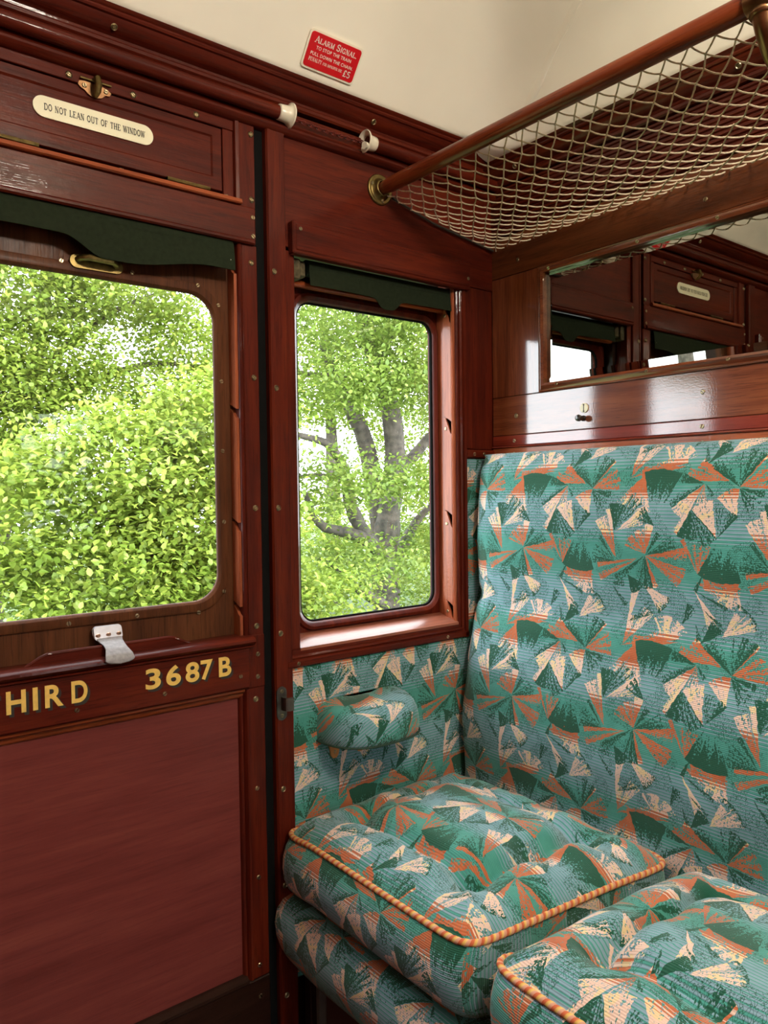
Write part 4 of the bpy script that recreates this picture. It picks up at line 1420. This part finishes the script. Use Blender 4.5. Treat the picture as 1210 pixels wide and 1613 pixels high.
# ---- serif capitals for the plates
def arc_pts(cx, cy, rx, ry, a0, a1, n=14):
    return [(cx + rx * math.cos(math.radians(a0 + (a1 - a0) * i / n)), cy + ry * math.sin(math.radians(a0 + (a1 - a0) * i / n))) for i in range(n + 1)]
TK, TN = .15, .075
GL = {   # strokes: (points, width); serifs: (x, y)
    'A': ([([(.06, 0), (.40, 1)], TN), ([(.38, 1), (.74, 0)], TK), ([(.19, .34), (.60, .34)], TN)], [(.06, 0), (.74, 0)], .80),
    'C': ([(arc_pts(.40, .5, .33, .46, 40, 320), TK * .9), ([(.68, .68), (.68, .95)], TN)], [], .76),
    'D': ([([(.16, 0), (.16, 1)], TK), ([(.16, .96)] + arc_pts(.36, .5, .36, .46, 90, -90) + [(.16, .04)], TK * .8)], [(.13, 0), (.13, 1)], .80),
    'E': ([([(.16, 0), (.16, 1)], TK), ([(.1, .96), (.62, .96), (.62, .76)], TN), ([(.16, .52), (.46, .52)], TN), ([(.1, .04), (.65, .04), (.65, .26)], TN)], [(.12, 0), (.12, 1)], .72),
    'F': ([([(.16, 0), (.16, 1)], TK), ([(.1, .96), (.62, .96), (.62, .76)], TN), ([(.16, .52), (.48, .52)], TN)], [(.16, 0), (.12, 1)], .68),
    'G': ([(arc_pts(.40, .5, .33, .46, 40, 330), TK * .9), ([(.70, .0), (.70, .44), (.50, .44)], TN), ([(.68, .70), (.68, .95)], TN)], [], .82),
    'H': ([([(.16, 0), (.16, 1)], TK), ([(.66, 0), (.66, 1)], TK), ([(.16, .5), (.66, .5)], TN)], [(.16, 0), (.16, 1), (.66, 0), (.66, 1)], .82),
    'I': ([([(.18, 0), (.18, 1)], TK)], [(.18, 0), (.18, 1)], .36),
    'L': ([([(.16, 0), (.16, 1)], TK), ([(.1, .04), (.62, .04), (.62, .30)], TN)], [(.16, 1), (.12, 0)], .68),
    'M': ([([(.12, 0), (.16, 1)], TN), ([(.15, 1), (.46, .05)], TK), ([(.46, .05), (.78, 1)], TN), ([(.80, 0), (.78, 1)], TK)], [(.12, 0), (.80, 0), (.12, 1), (.80, 1)], .94),
    'N': ([([(.14, 0), (.14, 1)], TN), ([(.13, 1), (.66, 0)], TK), ([(.67, 0), (.67, 1)], TN)], [(.14, 0), (.12, 1), (.67, 1)], .82),
    'O': ([(arc_pts(.42, .5, .34, .46, 0, 360, 24), TK * .85)], [], .84),
    'P': ([([(.16, 0), (.16, 1)], TK), ([(.16, .96), (.36, .96)] + arc_pts(.38, .72, .25, .24, 90, -90) + [(.16, .48)], TK * .75)], [(.16, 0), (.13, 1)], .72),
    'R': ([([(.16, 0), (.16, 1)], TK), ([(.16, .96), (.36, .96)] + arc_pts(.38, .73, .24, .23, 90, -90) + [(.16, .50)], TK * .75), ([(.40, .50), (.70, .0)], TK)], [(.16, 0), (.13, 1), (.72, 0)], .80),
    'S': ([(arc_pts(.35, .735, .23, .225, 20, 270, 12) + arc_pts(.35, .265, .25, .235, 90, -160, 12), TK * .9), ([(.58, .74), (.58, .98)], TN), ([(.10, .02), (.10, .28)], TN)], [], .70),
    'T': ([([(.36, 0), (.36, 1)], TK), ([(.06, .72), (.06, .96), (.66, .96), (.66, .72)], TN)], [(.36, 0)], .72),
    'U': ([([(.16, 1), (.16, .35)] + arc_pts(.41, .32, .25, .30, 180, 360) + [(.66, 1)], TK * .8)], [(.16, 1), (.66, 1)], .82),
    'W': ([([(.06, 1), (.30, 0)], TK), ([(.30, 0), (.50, .95)], TN), ([(.50, .95), (.74, 0)], TK), ([(.74, 0), (.96, 1)], TN)], [(.06, 1), (.52, 1), (.96, 1)], 1.02),
    'Y': ([([(.06, 1), (.37, .45)], TK), ([(.66, 1), (.37, .45)], TN), ([(.37, 0), (.37, .46)], TK)], [(.06, 1), (.66, 1), (.37, 0)], .74),
    '5': ([([(.60, .95), (.18, .95), (.16, .55)] + arc_pts(.34, .31, .26, .27, 110, -150, 14), TK * .9)], [], .68),
    '\u00a3': ([(arc_pts(.46, .74, .18, .22, 10, 180, 8) + [(.28, .3), (.22, .06)], TK), ([(.08, .06), (.64, .06), (.64, .22)], TK * .7), ([(.10, .46), (.50, .46)], TN)], [], .72),
    '.': ([([(.12, .0), (.12, .15)], TK)], [], .28),
    ' ': ([], [], .42),
}
def serif_text(txt, small=None, gap=.06, bold=1.0):
    """returns list of quads in letter units; small = height of the letters after each word's capital"""
    quads = []
    x = 0.0
    start = True
    for ch in txt:
        strokes, serifs, adv = GL[ch]
        sc = 1.0 if (start or small is None) else small
        start = ch == ' '
        for pts, w in strokes:
            for (ax, ay), (bx, by) in zip(pts, pts[1:]):
                dx, dy = bx - ax, by - ay
                l = math.hypot(dx, dy) or 1e-6
                nx_, ny_ = -dy / l * w * bold / 2, dx / l * w * bold / 2
                ex, ey = dx / l * .012, dy / l * .012
                quads.append([(x + (ax + nx_ - ex) * sc, (ay + ny_ - ey) * sc), (x + (ax - nx_ - ex) * sc, (ay - ny_ - ey) * sc), (x + (bx - nx_ + ex) * sc, (by - ny_ + ey) * sc), (x + (bx + nx_ + ex) * sc, (by + ny_ + ey) * sc)])
        for (sx, sy) in serifs:
            y0_, y1_ = (0, .075) if sy < .5 else (.925, 1.0)
            quads.append([(x + (sx - .16) * sc, y0_ * sc), (x + (sx + .16) * sc, y0_ * sc), (x + (sx + .16) * sc, y1_ * sc), (x + (sx - .16) * sc, y1_ * sc)])
        x += (adv + gap) * sc
    return quads, x - gap
def print_quads(parent, name, quads, width, place, mat):
    """place((0..1, 0..1)) -> world point"""
    s = MB()
    for q_ in quads:
        s.add([place(a / width, b) for a, b in q_], [[0, 1, 2, 3]])
    return s.build(name, mat, parent)

# ---- the two notices
no = thing('warning_plate', (-.942, .004, 1.795), 'long ivory plate with black serif capitals on the ventilator flap above the door window', 'sign')
s = MB()
s.prism(rrect(-1.040, -.8445, 1.7790, 1.8125, .0165, 10), 'y', .0035, .0066)
plt = s.build('plate', IVORY, no)
qd, wd = serif_text('DO NOT LEAN OUT OF THE WINDOW', gap=.10, bold=1.25)
print_quads(plt, 'lettering', qd, wd, lambda a, b: (-1.0235 + a * .1640, .0031, 1.7905 + b * .0105), INK)

al = thing('alarm_notice', (-.50, -.07, 2.01), 'red rounded enamel notice with white lettering on the cream ceiling', 'sign')
# the plate follows the slope of the cove
ya, yb = -.0620, -.1005
pa, pb = Vector((0, ya, ceil_pt(-.5, ya))), Vector((0, yb, ceil_pt(-.5, yb)))
up_ = (pb - pa).normalized()
nrm_ = up_.cross(Vector((1, 0, 0))).normalized()
if nrm_.z > 0:
    nrm_ = -nrm_
AW, AH = .1135, .0590
orig = Vector((-.5795, 0, 0)) + pa + nrm_ * .0035
def on_notice(a, b, d=0.0):
    return tuple(orig + Vector((1, 0, 0)) * a + up_ * b + nrm_ * d)
def slab(a0, a1, b0, b1, r, d0, d1, name, mat, parent):
    ol = rrect(a0, a1, b0, b1, r, 6)
    return MB().loops([[on_notice(a, b, d) for a, b in ol] for d in (d0, d1)], True, True).build(name, mat, parent)
bp_ = slab(-.0035, AW + .0035, -.0035, AH + .0035, .008, -.002, .0004, 'backing', plain('pale_print', (.88, .82, .68), .5, var=.02), al)
rp = slab(0, AW, 0, AH, .006, .0004, .0012, 'plate', RED, al)
KA, KB_ = AW / .1170, AH / .0715
for txt, kind, a0, a1, b0, hgt in (('ALARM SIGNAL.', 'serif_small', .011, .1085, .0515, .0135), ('TO STOP THE TRAIN', 'sans', .0175, .0995, .0388, .0072), ('PULL DOWN THE CHAIN.', 'sans', .009, .1085, .0255, .0072),
                                   ('PENALTY', 'serif', .0085, .0385, .0135, .0078), ('FOR IMPROPER USE', 'serif', .0415, .0870, .0135, .0056), ('\u00a35', 'serif', .0905, .1075, .0075, .0135)):
    a0, a1, b0, hgt = a0 * KA, a1 * KA, b0 * KB_, hgt * KB_
    if kind == 'sans':
        vs_, fs_ = text_mesh(txt, 1.0, .0, .012, 1.12)
        x0_, x1_ = min(v[0] for v in vs_), max(v[0] for v in vs_)
        z0_, z1_ = min(v[1] for v in vs_), max(v[1] for v in vs_)
        s = MB().add([on_notice(a0 + (v[0] - x0_) / (x1_ - x0_) * (a1 - a0), b0 + (v[1] - z0_) / (z1_ - z0_) * hgt, .0015) for v in vs_], fs_)
        s.build('lettering', WHITE, rp)
    else:
        qd, wd = serif_text(txt, .78 if kind == 'serif_small' else None, .08, 1.15)
        print_quads(rp, 'lettering', qd, wd, lambda a, b: on_notice(a0 + a * (a1 - a0), b0 + b * hgt, .0015), WHITE)

# ---- alarm chain between its two ceramic cups
ch = thing('alarm_chain', (-.50, -.022, 1.899), 'dark red alarm chain running between two white ceramic cups on the casing rail', 'alarm chain')
def cup(x, sg, cutaway):
    s = MB()
    s.lathe([(.0135, 0), (.0145, .001), (.0155, .012), (.0165, .020), (.0195, .0235), (.0228, .0250), (.0232, .0270), (.0222, .0282), (.0195, .0275), (.0140, .0235), (.0125, .014), (.0122, .002)], (x, -.0235, 1.8985), (sg, 0, 0), 32)
    return s.build('ceramic_cup', CERAMIC, ch, 50)
cup(-.6085, 1, False)
cup(-.3765, -1, True)
s = MB()
s.tube([(-.4050, -.034, 1.886), (-.4135, -.036, 1.884)], [.006, .007], 10)
s.build('cup_lug', CERAMIC, ch, 50)
s = MB()
x = -.585
i = 0
while x < -.392:
    # an open oval link, every second one turned a quarter
    pts = []
    for k in range(10):
        th = 2 * math.pi * k / 10
        a, b = .0062 * math.cos(th), .0034 * math.sin(th)
        zc = 1.8975 - .0035 * math.sin(math.pi * (x + .585) / .19)
        pts.append((x + a, -.0205 + (b if i % 2 else 0), zc + (0 if i % 2 else b)))
    s.tube(pts, .0013, 6, closed=True)
    x += .0088
    i += 1
cn = s.build('chain', CHAINM, ch, 50)

# ---- luggage rack
RX, RZ, RR = -.348, 1.8185, .0155
rk = thing('luggage_rack', (RX, -.5, RZ), 'luggage rack: polished mahogany pole with knotted cord netting above the mirror', 'luggage rack')
s = MB()
def pole_pt(y):
    t_ = -y / 1.25
    return (RX, y, RZ - .010 * t_)
s.tube([pole_pt(-.012 - 1.22 * i / 40) for i in range(41)], [RR * .80 if i == 0 else RR for i in range(41)], 24)
pole = s.build('pole', RAIL, rk, 50)
s = MB()
s.lathe([(.0325, 0), (.0325, .002), (.0310, .0045), (.0285, .0050), (.0250, .0035), (.0225, .0045), (.0200, .0085), (.0180, .0120), (.0174, .0150), (.0160, .0160), (.0150, .0160), (.0150, .004)], (RX, -.001, RZ), (0, -1, 0), 36)
fl_ = s.build('flange', BRASS, rk, 50)
for th in (40, 160, 280):
    screw(fl_, (RX + .0245 * math.cos(math.radians(th)), -.0062, RZ + .0245 * math.sin(math.radians(th))), IN, 'small')
# bracket: sleeve round the pole and an arm to the partition
s = MB()
s.lathe([(.0165, 0), (.0185, .001), (.0190, .006), (.0190, .030), (.0185, .035), (.0165, .036)], (RX, -.792, RZ - .0066), (0, -1, 0), 28)
br = s.build('bracket_sleeve', BRONZE, rk, 50)
screw(br, (RX - .0180, -.803, RZ - .004), (-1, 0, .1), 'cup')
s = MB()
pts = [(RX + .004, -.812, RZ - .022), (RX + .010, -.812, RZ - .045), (RX + .030, -.812, RZ - .075), (RX + .08, -.812, RZ - .098), (RX + .17, -.812, RZ - .108), (-.004, -.812, RZ - .113)]
fine = []
for a, b in zip(pts, pts[1:]):
    for k in range(6):
        fine.append(Vector(a).lerp(Vector(b), k / 6))
fine.append(Vector(pts[-1]))
for _ in range(4):
    fine = [fine[0]] + [(fine[i - 1] + fine[i] * 2 + fine[i + 1]) / 4 for i in range(1, len(fine) - 1)] + [fine[-1]]
s.tube(fine, [.0165 - .007 * min(1, i / 16) for i in range(len(fine))], 14)
s.lathe([(.016, 0), (.0185, .003), (.0185, .006), (.0165, .010)], (RX + .003, -.812, RZ - .030), (.1, 0, 1), 24)
s.lathe([(.022, 0), (.022, .003), (.014, .007)], (-.003, -.812, RZ - .113), (-1, 0, 0), 24)
s.build('bracket_arm', BRONZE, rk, 50)
# batten on the window wall that carries the net's end
s = MB().tube([(-.318, -.0085, 1.806), (-.20, -.0085, 1.776), (-.006, -.0085, 1.750)], .0028, 8)
s.build('net_end_cord', plain('dark_cord', (.03, .022, .014), .8), rk)

# net: diamond meshes
def net_pt(a, c):
    """a: 0 pole .. 1 partition, c: metres along the rack"""
    y = -.012 - c
    p0 = Vector(pole_pt(y)) + Vector((.006, 0, -RR * .85))
    p1 = Vector((-.006, y, 1.7485))
    p = p0.lerp(p1, a)
    sag = .030 * 4 * a * (1 - a) * (1 - math.exp(-c / .10)) 
    p.z -= sag
    return p
DEPTH = .342
PITCH = .0385                     # diagonal of a mesh
rnd = random.Random(5)
jit = {}
def node(i, j):
    # i, j: diagonal lattice indexes
    a = (i + j) * PITCH / 2 / DEPTH
    c = (i - j) * PITCH / 2 
    key = (i, j)
    if key not in jit:
        jit[key] = Vector((rnd.gauss(0, .0017), rnd.gauss(0, .0017), rnd.gauss(0, .0011)))
    return a, c, key
CL = 1.20
def clip(a, c, a2, c2):
    t0, t1 = 0.0, 1.0
    for (v0, v1, lo, hi) in ((a, a2, 0, 1), (c, c2, 0, CL)):
        d = v1 - v0
        if abs(d) < 1e-9:
            if v0 < lo or v0 > hi: return None
            continue
        u0, u1 = (lo - v0) / d, (hi - v0) / d
        if u0 > u1: u0, u1 = u1, u0
        t0, t1 = max(t0, u0), min(t1, u1)
    return (t0, t1) if t1 - t0 > .05 else None
s = MB()
rng = range(-34, 46)
for i in rng:
    for j in rng:
        a, c, key = node(i, j)
        if a < -.2 or a > 1.2 or c < -.1 or c > CL + .1:
            continue
        if 0 <= a <= 1 and 0 <= c <= CL:
            p = net_pt(a, c) + jit[key]
            s.lathe([(.0004, -.0026), (.0021, -.0013), (.0023, .0004), (.0005, .0026)], p, (rnd.uniform(-1, 1), rnd.uniform(-1, 1), .6), 6)
        for (i2, j2) in ((i + 1, j), (i, j + 1)):
            a2, c2, key2 = node(i2, j2)
            cl_ = clip(a, c, a2, c2)
            if not cl_:
                continue
            pts = []
            for k in range(4):
                t_ = cl_[0] + (cl_[1] - cl_[0]) * k / 3
                p = net_pt(a + (a2 - a) * t_, c + (c2 - c) * t_) + jit[key].lerp(jit[key2], t_)
                p.z -= .0018 * math.sin(math.pi * k / 3)
                pts.append(p)
            s.tube(pts, .00135, 5)
nt = s.build('net', STRING, rk, 60)
nt['kind'] = 'stuff'
s = MB()
c = .02
s.tube([net_pt(0, .02 + 1.16 * i / 40) + Vector((0, 0, .002)) for i in range(41)], .0014, 6)
s.build('head_rope', STRING, rk, 60)

# ================================================================ OUTSIDE
def leaf_mat(name, dark, mid, lite):
    m, h, out = new_mat(name)
    r = h.n('ShaderNodeNewGeometry').outputs['Random Per Island']
    col = h.ramp(r, (0.0, dark), (0.5, mid), (1.0, lite))
    df = h.n('ShaderNodeBsdfDiffuse')
    h.put(df.inputs[0], col)
    tl = h.n('ShaderNodeBsdfTranslucent')
    h.put(tl.inputs[0], h.mix(0.25, col, rgba(lite)))
    gl = h.n('ShaderNodeBsdfGlossy')
    gl.inputs['Roughness'].default_value = .45
    mx = h.n('ShaderNodeMixShader', .42, df.outputs[0], tl.outputs[0])
    m2 = h.n('ShaderNodeMixShader', .03, mx.outputs[0], gl.outputs[0])
    h.t.links.new(m2.outputs[0], out.inputs[0])
    return m
LEAF_A = leaf_mat('oak_leaf', (0.1086, 0.1794, 0.0264), (0.1746, 0.2596, 0.0425), (0.2643, 0.3304, 0.0708))
LEAF_B = leaf_mat('fresh_leaf', (0.1416, 0.2218, 0.0283), (0.2266, 0.3162, 0.0453), (0.3398, 0.3965, 0.0708))
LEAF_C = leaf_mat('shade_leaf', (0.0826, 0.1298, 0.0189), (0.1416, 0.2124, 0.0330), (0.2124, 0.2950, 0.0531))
BARK = plain('bark', (.082, .068, .056), .9, var=.5, scale=14, bump=.6)
GRASS = plain('grass', (.05, .09, .02), .9, var=.5, scale=3)

def leaves(name, mat, parent, blobs, n, size, seed, per=12, spread=.17):
    """sprays of folded leaves scattered through ellipsoids (cx,cy,cz,rx,ry,rz,weight)"""
    r = np.random.default_rng(seed)
    w = np.array([b[6] for b in blobs], float)
    pick = r.choice(len(blobs), n, p=w / w.sum())
    B = np.array([b[:6] for b in blobs])[pick]
    d = r.normal(size=(n, 3))
    d /= np.linalg.norm(d, axis=1)[:, None]
    rad = r.uniform(.25, 1, n) ** .45
    cen = B[:, :3] + d * rad[:, None] * B[:, 3:6]
    # every spray is a little tier: wide and flat
    N = n * per
    c = np.repeat(cen, per, 0) + r.normal(size=(N, 3)) * np.array([spread, spread, spread * .45])
    L = size * r.uniform(.65, 1.25, N)
    yaw = r.uniform(0, 2 * np.pi, N)
    pit = r.normal(-.15, .55, N)
    ax = np.stack([np.cos(yaw) * np.cos(pit), np.sin(yaw) * np.cos(pit), np.sin(pit)], 1)
    up = np.array([0, 0, 1.0]) + r.normal(size=(N, 3)) * .35
    sd = np.cross(ax, up)
    sd /= np.linalg.norm(sd, axis=1)[:, None]
    nm = np.cross(sd, ax)
    hw = (L * r.uniform(.26, .36, N))[:, None]
    L = L[:, None]
    p0 = c
    p1 = c + ax * L * .35 + sd * hw * .8 + nm * hw * .35
    p2 = c + ax * L * .72 + sd * hw + nm * hw * .40
    p3 = c + ax * L
    p4 = c + ax * L * .72 - sd * hw + nm * hw * .40
    p5 = c + ax * L * .35 - sd * hw * .8 + nm * hw * .35
    V = np.stack([p0, p1, p2, p3, p4, p5], 1).reshape(-1, 3)
    org = np.array(world_at(parent))
    V = V - org
    base_ = np.arange(N)[:, None] * 6
    F = np.concatenate([base_ + np.array([[0, 1, 2, 3]]), base_ + np.array([[0, 3, 4, 5]])], 1).reshape(-1)
    me = bpy.data.meshes.new(name)
    me.vertices.add(len(V))
    me.vertices.foreach_set('co', V.ravel())
    me.loops.add(len(F))
    me.loops.foreach_set('vertex_index', F.astype(np.int32))
    me.polygons.add(N * 2)
    me.polygons.foreach_set('loop_start', (np.arange(N * 2) * 4).astype(np.int32))
    me.polygons.foreach_set('loop_total', np.full(N * 2, 4, np.int32))
    me.update(calc_edges=True)
    me.materials.append(mat)
    o = bpy.data.objects.new(name, me)
    COL.objects.link(o)
    o.parent = parent
    return o

def limb(parent, name, pts, r0, r1, seed=0):
    rr_ = random.Random(seed)
    P = [Vector(p) for p in pts]
    fine = []
    for a, b in zip(P, P[1:]):
        for k in range(5):
            fine.append(a.lerp(b, k / 5))
    fine.append(P[-1])
    for _ in range(2):
        fine = [fine[0]] + [(fine[i - 1] + fine[i] * 2 + fine[i + 1]) / 4 for i in range(1, len(fine) - 1)] + [fine[-1]]
    m = len(fine)
    rad = [(r0 + (r1 - r0) * i / (m - 1)) * rr_.uniform(.93, 1.08) for i in range(m)]
    return MB().tube(fine, rad, 10).build(name, BARK, parent, 70)

GZ = -1.25
gr = MB().box(-14, 34, .6, 40, GZ - .3, GZ, 0).build('ground', GRASS, None, at=(6, 12, GZ))
gr['kind'] = 'structure'

oak = thing('oak_tree', (4.45, 6.0, GZ), 'gnarled oak with a thick grey trunk and bent limbs seen through the narrow window', 'tree')
limb(oak, 'trunk', [(4.47, 6.05, GZ), (4.45, 6, -.71), (4.42, 6, -.07), (4.41, 6, .40), (4.50, 6, .94), (4.61, 6, 1.57), (4.55, 6, 2.11), (4.45, 6.1, 2.6), (4.3, 6.2, 3.25), (4.26, 6.3, 3.95)], .20, .09, 1)
for k, (pts, a, b) in enumerate((
    ([(4.50, 6.1, .45), (4.50, 6.3, 1.26), (4.33, 6.3, 1.89), (3.98, 6.3, 2.42), (3.75, 6.3, 2.95)], .15, .06),
    ([(4.40, 6, .20), (4.15, 5.7, .36), (3.89, 5.7, .63), (3.69, 5.7, .97), (3.64, 5.7, 1.29), (3.57, 5.7, 1.5), (3.38, 5.7, 1.7), (2.95, 5.6, 1.76)], .11, .035),
    ([(4.0, 5.7, .50), (3.86, 5.6, .60), (3.55, 5.6, .70), (3.25, 5.6, .76), (3.10, 5.6, .91), (3.02, 5.6, 1.15)], .085, .03),
    ([(4.58, 6, 1.30), (4.84, 6.2, 1.42), (5.11, 6.2, 1.63), (5.33, 6.2, 1.84), (5.7, 6.2, 2.1)], .10, .05),
    ([(4.42, 6, .10), (4.66, 6.1, .29), (4.93, 6.2, .52), (5.15, 6.2, .80), (5.55, 6.2, 1.05)], .10, .04),
    ([(4.35, 5.9, -.25), (3.94, 5.6, -.10), (3.67, 5.6, .07), (3.41, 5.6, .31), (3.15, 5.6, .43)], .07, .03),
    ([(4.50, 6.3, 2.54), (3.94, 6.3, 2.55), (3.40, 6.3, 2.54), (2.9, 6.2, 2.62)], .04, .02),
    ([(4.6, 6.2, 2.2), (5.0, 6.4, 2.7), (5.45, 6.4, 2.8), (5.9, 6.4, 2.5)], .05, .025),
    ([(4.40, 6.2, 2.8), (4.75, 6.0, 3.2), (5.2, 5.9, 3.5)], .05, .02),
    ([(3.64, 5.7, 1.4), (3.45, 5.6, 1.30), (3.1, 5.5, 1.34), (2.8, 5.5, 1.30)], .04, .02),
)):
    limb(oak, 'branch', pts, a, b, 10 + k)
leaves('foliage', LEAF_A, oak, [(3.6, 5.6, 3.2, 1.1, .8, .55, 3), (4.9, 5.7, 3.0, 1.1, .8, .7, 3), (5.6, 6.0, 2.5, .8, .8, .6, 1.5), (3.3, 5.4, 2.3, .6, .6, .35, 1.1), (4.3, 5.4, 2.35, .6, .4, .3, 1.0),
                                  (3.2, 5.3, 1.25, .5, .5, .35, .8), (4.1, 5.2, 1.25, .45, .3, .22, .5), (5.3, 5.6, 1.3, .6, .5, .3, .9), (4.9, 5.5, .55, .6, .5, .25, .7), (3.4, 5.2, .35, .6, .5, .3, .8), (5.2, 6.2, .0, .8, .6, .4, .8)], 2600, .060, 21)
und = thing('undergrowth', (4.2, 4.9, GZ), 'low leafy bushes in front of the oak at the foot of the narrow window', 'bush')
leaves('foliage', LEAF_B, und, [(3.1, 4.6, -.38, .7, .5, .35, 1.2), (4.2, 4.7, -.72, .8, .5, .42, 1.2), (5.2, 5.0, -.62, .8, .5, .45, 1), (2.6, 4.5, .15, .35, .4, .40, .6)], 1000, .055, 22)

near = thing('leafy_tree', (1.35, 5.0, GZ), 'fresh green leafy tree filling the lower half of the door window', 'tree')
limb(near, 'trunk', [(1.5, 5.3, GZ), (1.45, 5.2, -.3), (1.55, 5.2, .5), (1.4, 5.2, 1.3), (1.5, 5.3, 2.1)], .10, .04, 31)
for k, (pts, a, b) in enumerate((
    ([(1.5, 5.2, .2), (1.2, 4.9, .55), (.85, 4.6, .75), (.45, 4.5, 1.05)], .035, .012),
    ([(1.5, 5.2, .5), (1.85, 4.8, .75), (2.2, 4.6, 1.1)], .03, .012),
    ([(1.45, 5.2, 1.0), (1.1, 4.8, 1.45), (.7, 4.7, 1.6)], .03, .01),
    ([(1.0, 4.7, .68), (.75, 4.35, .62), (.55, 4.3, .66)], .014, .007))):
    limb(near, 'branch', pts, a, b, 40 + k)
leaves('foliage', LEAF_B, near, [(.7, 4.6, 1.35, .75, .45, .50, 2.2), (1.6, 4.7, 1.75, .65, .45, .50, 1.8), (1.4, 4.6, .9, .9, .45, .45, 2.4), (.5, 4.5, .5, .7, .4, .45, 1.7), (1.7, 4.6, .25, .8, .4, .4, 1.8), (-.2, 4.6, 1.0, .5, .4, .6, 1.0), (.9, 4.5, -.2, 1.0, .4, .3, 1.2)], 2600, .062, 23, per=15, spread=.13)

far = thing('tall_tree', (1.2, 8.2, GZ), 'taller pale tree behind, its crown broken by sky at the top of the door window', 'tree')
limb(far, 'trunk', [(.4, 8.5, GZ), (.5, 8.4, 0), (.7, 8.4, 1.5), (1.1, 8.3, 3.0), (1.2, 8.2, 4.6)], .16, .05, 51)
for k, (pts, a, b) in enumerate((
    ([(.8, 8.3, 1.9), (1.5, 7.9, 2.5), (2.2, 7.6, 2.75), (2.9, 7.5, 2.7)], .06, .02),
    ([(1.0, 8.3, 2.6), (1.7, 7.8, 3.3), (2.5, 7.7, 3.7)], .05, .018),
    ([(.9, 8.3, 2.3), (.3, 7.9, 3.0), (-.3, 7.8, 3.4)], .05, .02),
    ([(.8, 8.3, 1.8), (1.2, 7.6, 2.0), (1.9, 7.4, 2.05)], .04, .015))):
    limb(far, 'branch', pts, a, b, 60 + k)
leaves('foliage', LEAF_B, far, [(.6, 7.6, 3.45, 1.0, .5, .55, 2.6), (.9, 7.5, 2.7, .8, .4, .45, 1.6), (.5, 7.4, 1.9, .8, .4, .5, 1.6), (1.9, 7.6, 3.5, .9, .6, .38, 2.0), (2.6, 7.5, 2.9, .7, .6, .45, 1.4), (1.5, 7.6, 2.35, .7, .6, .3, 1.0), (.3, 7.6, 2.4, .6, .6, .45, 1.3), (2.6, 7.6, 2.0, .7, .6, .5, 1.3), (.2, 7.6, 1.4, .9, .5, .6, 1.6), (-.5, 7.7, 3.0, .6, .6, 1.2, 1.5)], 3900, .064, 24)

hedge = thing('hedge_bush', (1.5, 9.8, GZ), 'dark dense bushes far behind the tree in the door window', 'bush')
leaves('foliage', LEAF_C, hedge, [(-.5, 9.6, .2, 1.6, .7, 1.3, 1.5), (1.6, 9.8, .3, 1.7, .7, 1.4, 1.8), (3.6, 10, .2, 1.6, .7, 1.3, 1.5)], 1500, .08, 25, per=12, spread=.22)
copse = thing('hedge_bush', (6.5, 10, GZ), 'dark bushes behind the oak in the narrow window', 'bush')
leaves('foliage', LEAF_B, copse, [(5.4, 9.8, .1, 1.5, .7, 1.2, 1.3), (7.6, 10.2, .3, 1.7, .7, 1.4, 1.6), (9.6, 10.4, .4, 1.5, .7, 1.6, 1.3)], 1300, .08, 26, per=12, spread=.22)
crown = thing('tall_tree', (7.8, 12.0, GZ), 'tall tree crown far behind the oak, pale against the sky', 'tree')
limb(crown, 'trunk', [(7.8, 12, GZ), (7.8, 12, 2), (7.6, 12, 5.2)], .2, .06, 71)
leaves('foliage', LEAF_B, crown, [(6.6, 11.6, 4.4, 1.5, .8, 1.0, 1.6), (8.8, 11.6, 4.0, 1.6, .8, 1.1, 1.6), (7.4, 11.6, 3.0, 1.6, .8, .6, 1.2), (9.4, 11.6, 2.4, 1.2, .8, .7, 1)], 1300, .09, 27, per=12, spread=.25)

screen_hedge = thing('hedge_bush', (-1, -6, GZ), 'tall hedge added behind the viewer to dim the sky reflected in the door window', 'bush')  # added out of view to block bright sky from the door glass reflection
leaves('foliage', LEAF_C, screen_hedge, [(-4, -6, .4, 2.0, .8, 1.8, 1), (-1, -6, .5, 2.0, .8, 1.8, 1), (2, -6, .4, 2.0, .8, 1.8, 1)], 700, .22, 28, per=12, spread=.35)

dist = thing('tall_tree', (-12.2, 6.4, GZ), 'distant tree beyond the door, seen only in the mirror', 'tree')
limb(dist, 'trunk', [(-12.2, 6.4, GZ), (-12.2, 6.4, 2.5)], .2, .1, 81)
leaves('foliage', LEAF_A, dist, [(-12.2, 6.3, 4.25, 2.2, .8, 1.15, 1)], 900, .13, 29, per=12, spread=.25)

for q, (x, y, lab) in enumerate(((11.8, 9.2, 'leafy tree standing well past the oak along the line'), (15.5, 11.0, 'farthest leafy tree along the line beyond the oak'))):
    tr_ = thing('tall_tree', (x, y, GZ), lab, 'tree')
    limb(tr_, 'trunk', [(x, y, GZ), (x + .1, y, 1.0), (x - .1, y, 3.6)], .2, .07, 90 + q)
    leaves('foliage', LEAF_B, tr_, [(x, y, 3.0, 1.7, .9, 1.6, 2), (x - .4, y - .4, .8, 1.6, .8, 1.3, 1.5)], 700, .13, 91 + q, per=12, spread=.25)
